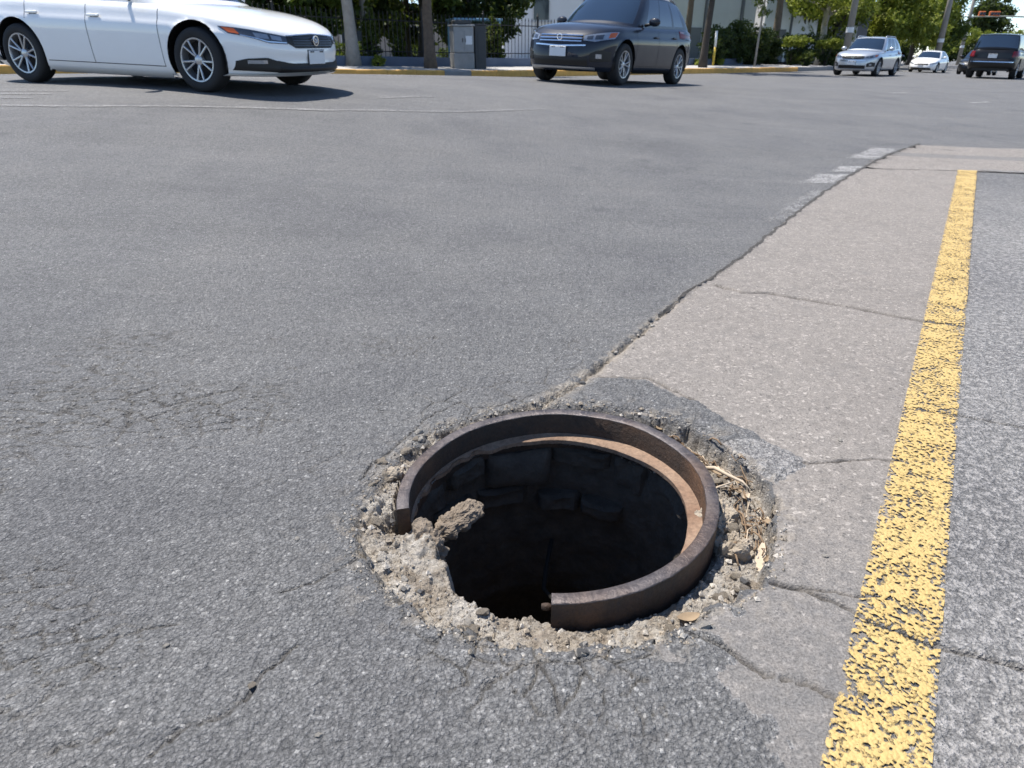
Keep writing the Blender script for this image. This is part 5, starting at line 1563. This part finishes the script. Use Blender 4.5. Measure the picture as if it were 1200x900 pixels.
def signals():
    x0, y0 = 66.0, 92.0
    root = empty('traffic_signal', (x0, y0, 0), 0, 'traffic signal mast arm with two orange lamp heads over the far road', 'traffic light')
    m = MB(); m.tube([(0, 0, -.1), (0, 0, 6.2)], [.14, .10], 12); m.build('mast', M['arm'], root, True)
    m = MB(); m.tube([(0, 0, 5.05), (-8, -.9, 5.2), (-15.5, -1.7, 5.10)], [.10, .08, .05], 10); m.build('arm', M['arm'], root, True)
    for k, (dx, w) in enumerate(((-9.4, 1.25), (-11.0, .75))):
        yy = dx * .11
        m = MB(); m.box((dx, yy, 5.45), (w, .24, .52), None, 0, .05); b = m.build('signal_head', M['orange'], root)
        n = 3 if k == 0 else 2
        for q in range(n):
            xx = dx + (q - (n - 1) / 2) * .36
            m = MB(); m.lathe([(.001, -.125), (.12, -.13), (.135, -.24), (.145, -.24), (.145, -.12)], 16, 'y', (xx, yy, 5.45)); m.build('lamp', M['lamp_dark'], b, True)
signals()

# --- buildings beyond the garden
def building(name, label, x, y, rz, w, d, h, mat, wins, seams=(), roof=True, z=.5, doors=()):
    root = empty(name, (x, y, z), rz, label, 'building')
    m = MB()
    m.box((w / 2, d / 2, h / 2), (w, d, h)); m.build('wall', mat, root)
    for (a, b_, zz0, zz1) in wins:
        m = MB(); m.box(((a + b_) / 2, -.01, (zz0 + zz1) / 2), (b_ - a, .06, zz1 - zz0)); f = m.build('window', M['trim'], root)
        m = MB(); m.box(((a + b_) / 2, -.045, (zz0 + zz1) / 2), (b_ - a - .16, .03, zz1 - zz0 - .16)); m.build('pane', M['window'], f)
        m = MB(); m.box(((a + b_) / 2, -.07, zz0 - .05), (b_ - a + .2, .16, .08)); m.build('sill', M['trim'], f)
    for a, ww in seams:
        m = MB(); m.box((a, -.06, h / 2), (ww, .14, h - .02)); m.build('pilaster', M['wall_dark'], root)
    for a, b_ in doors:
        m = MB(); m.box(((a + b_) / 2, -.02, 1.1), (b_ - a, .08, 2.2)); dd = m.build('door', M['wall_dark'], root)
        m = MB(); m.box((b_ - .15, -.08, 1.05), (.04, .05, .16)); m.build('handle', M['chrome'], dd)
    m = MB(); m.box((w / 2, d / 2 - .05, h + .10), (w + .3, d + .3, .2)); m.build('roof', M['wall_dark'], root)
    return root
building('grey_building', 'grey rendered building with dark vertical strips above the dark hedge', 10.2, 50.5, R(30), 8.0, 8.0, 7.5, M['wall_grey'],
         [(1.0, 2.4, 4.6, 6.2), (4.2, 5.6, 4.6, 6.2)], [(.12, .16), (3.2, .16), (6.6, .22)], doors=[(2.0, 3.0)])
building('white_building', 'white building with a blank bright wall behind the clipped bushes', 18.0, 55.0, R(18), 4.6, 7.0, 6.8, M['wall_white'], [(.8, 1.9, 4.4, 5.8), (2.6, 3.7, 4.4, 5.8)], [(2.25, .10)], doors=[(.9, 1.9)])
building('slate_building', 'darker clad building between the white one and the bright trees', 22.8, 58.5, R(25), 6.0, 6.0, 6.0, M['wall_dark'], [(1.2, 2.4, 1.4, 2.8), (3.6, 4.8, 1.4, 2.8)])
building('pale_house', 'pale house glimpsed over the fence left of the dark grey sport utility', -.6, 52.0, R(8), 9.0, 8.0, 6.5, M['wall_white'], [(2.0, 3.2, 2.6, 4.0), (5.4, 6.6, 2.6, 4.0), (2.0, 3.2, .9, 2.2), (5.4, 6.6, .9, 2.2)])
building('garden_block', 'long low tan building deep behind the evergreens', -26.0, 50.0, R(8), 25.0, 7.0, 3.4, simple('tan_render', (.30, .265, .23), .85, 0, .2, 1.5), [(2, 3.6, 1.0, 2.3), (6, 7.6, 1.0, 2.3), (10, 11.6, 1.0, 2.3), (14.5, 16.1, 1.0, 2.3), (19, 20.6, 1.0, 2.3)], doors=[(12.5, 13.5)])
for k, (x, y, h, w) in enumerate([(-12.5, 42.0, 1.5, 1.4), (-9.0, 43.0, 1.2, 1.5), (-5.6, 44.0, 1.6, 1.3), (-2.8, 45.0, 1.3, 1.5), (3.4, 44.5, 1.2, 1.2)]):
    bush(x, y, h, w, ['yard shrub behind the saloon bonnet, seen below the evergreens', 'low yard shrub seen just right of the pale trunks', 'yard shrub seen left of the brown trunk below the evergreens', 'low yard shrub seen beside the grey cabinet', 'yard shrub seen through the fence left of the dark grey sport utility'][k],
         230 + k, 'leaf', 2600, group='shrubs in the yard', name='yard_shrub', flat=.95)
def shelter():
    x, y = -1.5, 30.3
    root = empty('blue_shelter', (x, y, gz(x, y) + .44), R(20), 'light blue framed glazed shelter behind the fence over the cabinet', 'shelter')
    for dx in (-.9, .9):
        for dy in (-.5, .5):
            m = MB(); m.box((dx, dy, .72), (.07, .07, 1.44)); m.build('post', M['blue_paint'], root)
    m = MB(); m.box((0, 0, 1.48), (2.0, 1.2, .09), None, 0, .02); m.build('roof', M['blue_paint'], root)
    m = MB(); m.box((0, .5, .85), (1.70, .02, 1.0)); m.build('pane', M['window'], root)
shelter()
# --- worn white lines on the far road
def road_line(pts, w, mat, n=40):
    P = np.array(pts, float); d = np.gradient(P, axis=0); d /= np.hypot(d[:, 0], d[:, 1])[:, None]; nn = np.stack([-d[:, 1], d[:, 0]], 1)
    return sheet('white_line', (P + nn * w / 2).tolist(), (P - nn * w / 2).tolist(), n, mat, .006, 6)
road_line([(-7.5, 6.6), (-4.2, 6.95), (-2.0, 7.6), (-.6, 8.3), (.4, 9.2)], .10, M['white_faint'])
for q in range(3):
    road_line([(-8.5, 7.6 + .28 * q), (-6.0, 7.35 + .30 * q), (-4.8, 7.4 + .32 * q)], .10, M['white_faint'])
road_line([(-1.6, 8.9), (-1.0, 9.5)], .10, M['white_faint'])
road_line([(-2.6, 13.6), (-1.2, 14.4)], .12, M['white_worn'])
road_line([(8.8, 17.2), (9.6, 18.0)], .15, M['white_worn'])
road_line([(9.2, 14.8), (9.9, 15.3)], .15, M['white_worn'])
road_line([(12.0, 27.0), (16.0, 31.0)], .15, M['white_faint'])

# loose stones lying on the near asphalt
for x, y, sz, kd, lab in [(-.437, .815, .0085, 'mortar_lump', 'single tan pebble beside the long crack, lower left'), (-.62, .90, .006, 'mortar_pale', 'small pale pebble near the left edge'), (-.30, .72, .006, 'mortar_pale', 'small pale pebble on the asphalt at the bottom'),
                          (-.47, 1.20, .007, 'mortar_pale', 'pale chip on the asphalt left of the collar'), (.90, 1.62, .008, 'mortar_pale', 'pale chip on the concrete right of the broken edge'), (.66, 1.14, .007, 'mortar_pale', 'pale chip on the concrete beside the litter')]:
    o = bpy.data.objects.new('pebble', ROCKS[kd][2]); link(o); o.scale = (sz, sz, sz * .7); o.location = (x, y, surf(x, y) + sz * .25); o.rotation_euler = (0, 0, x * 9)
    tag(o, lab, 'stone')
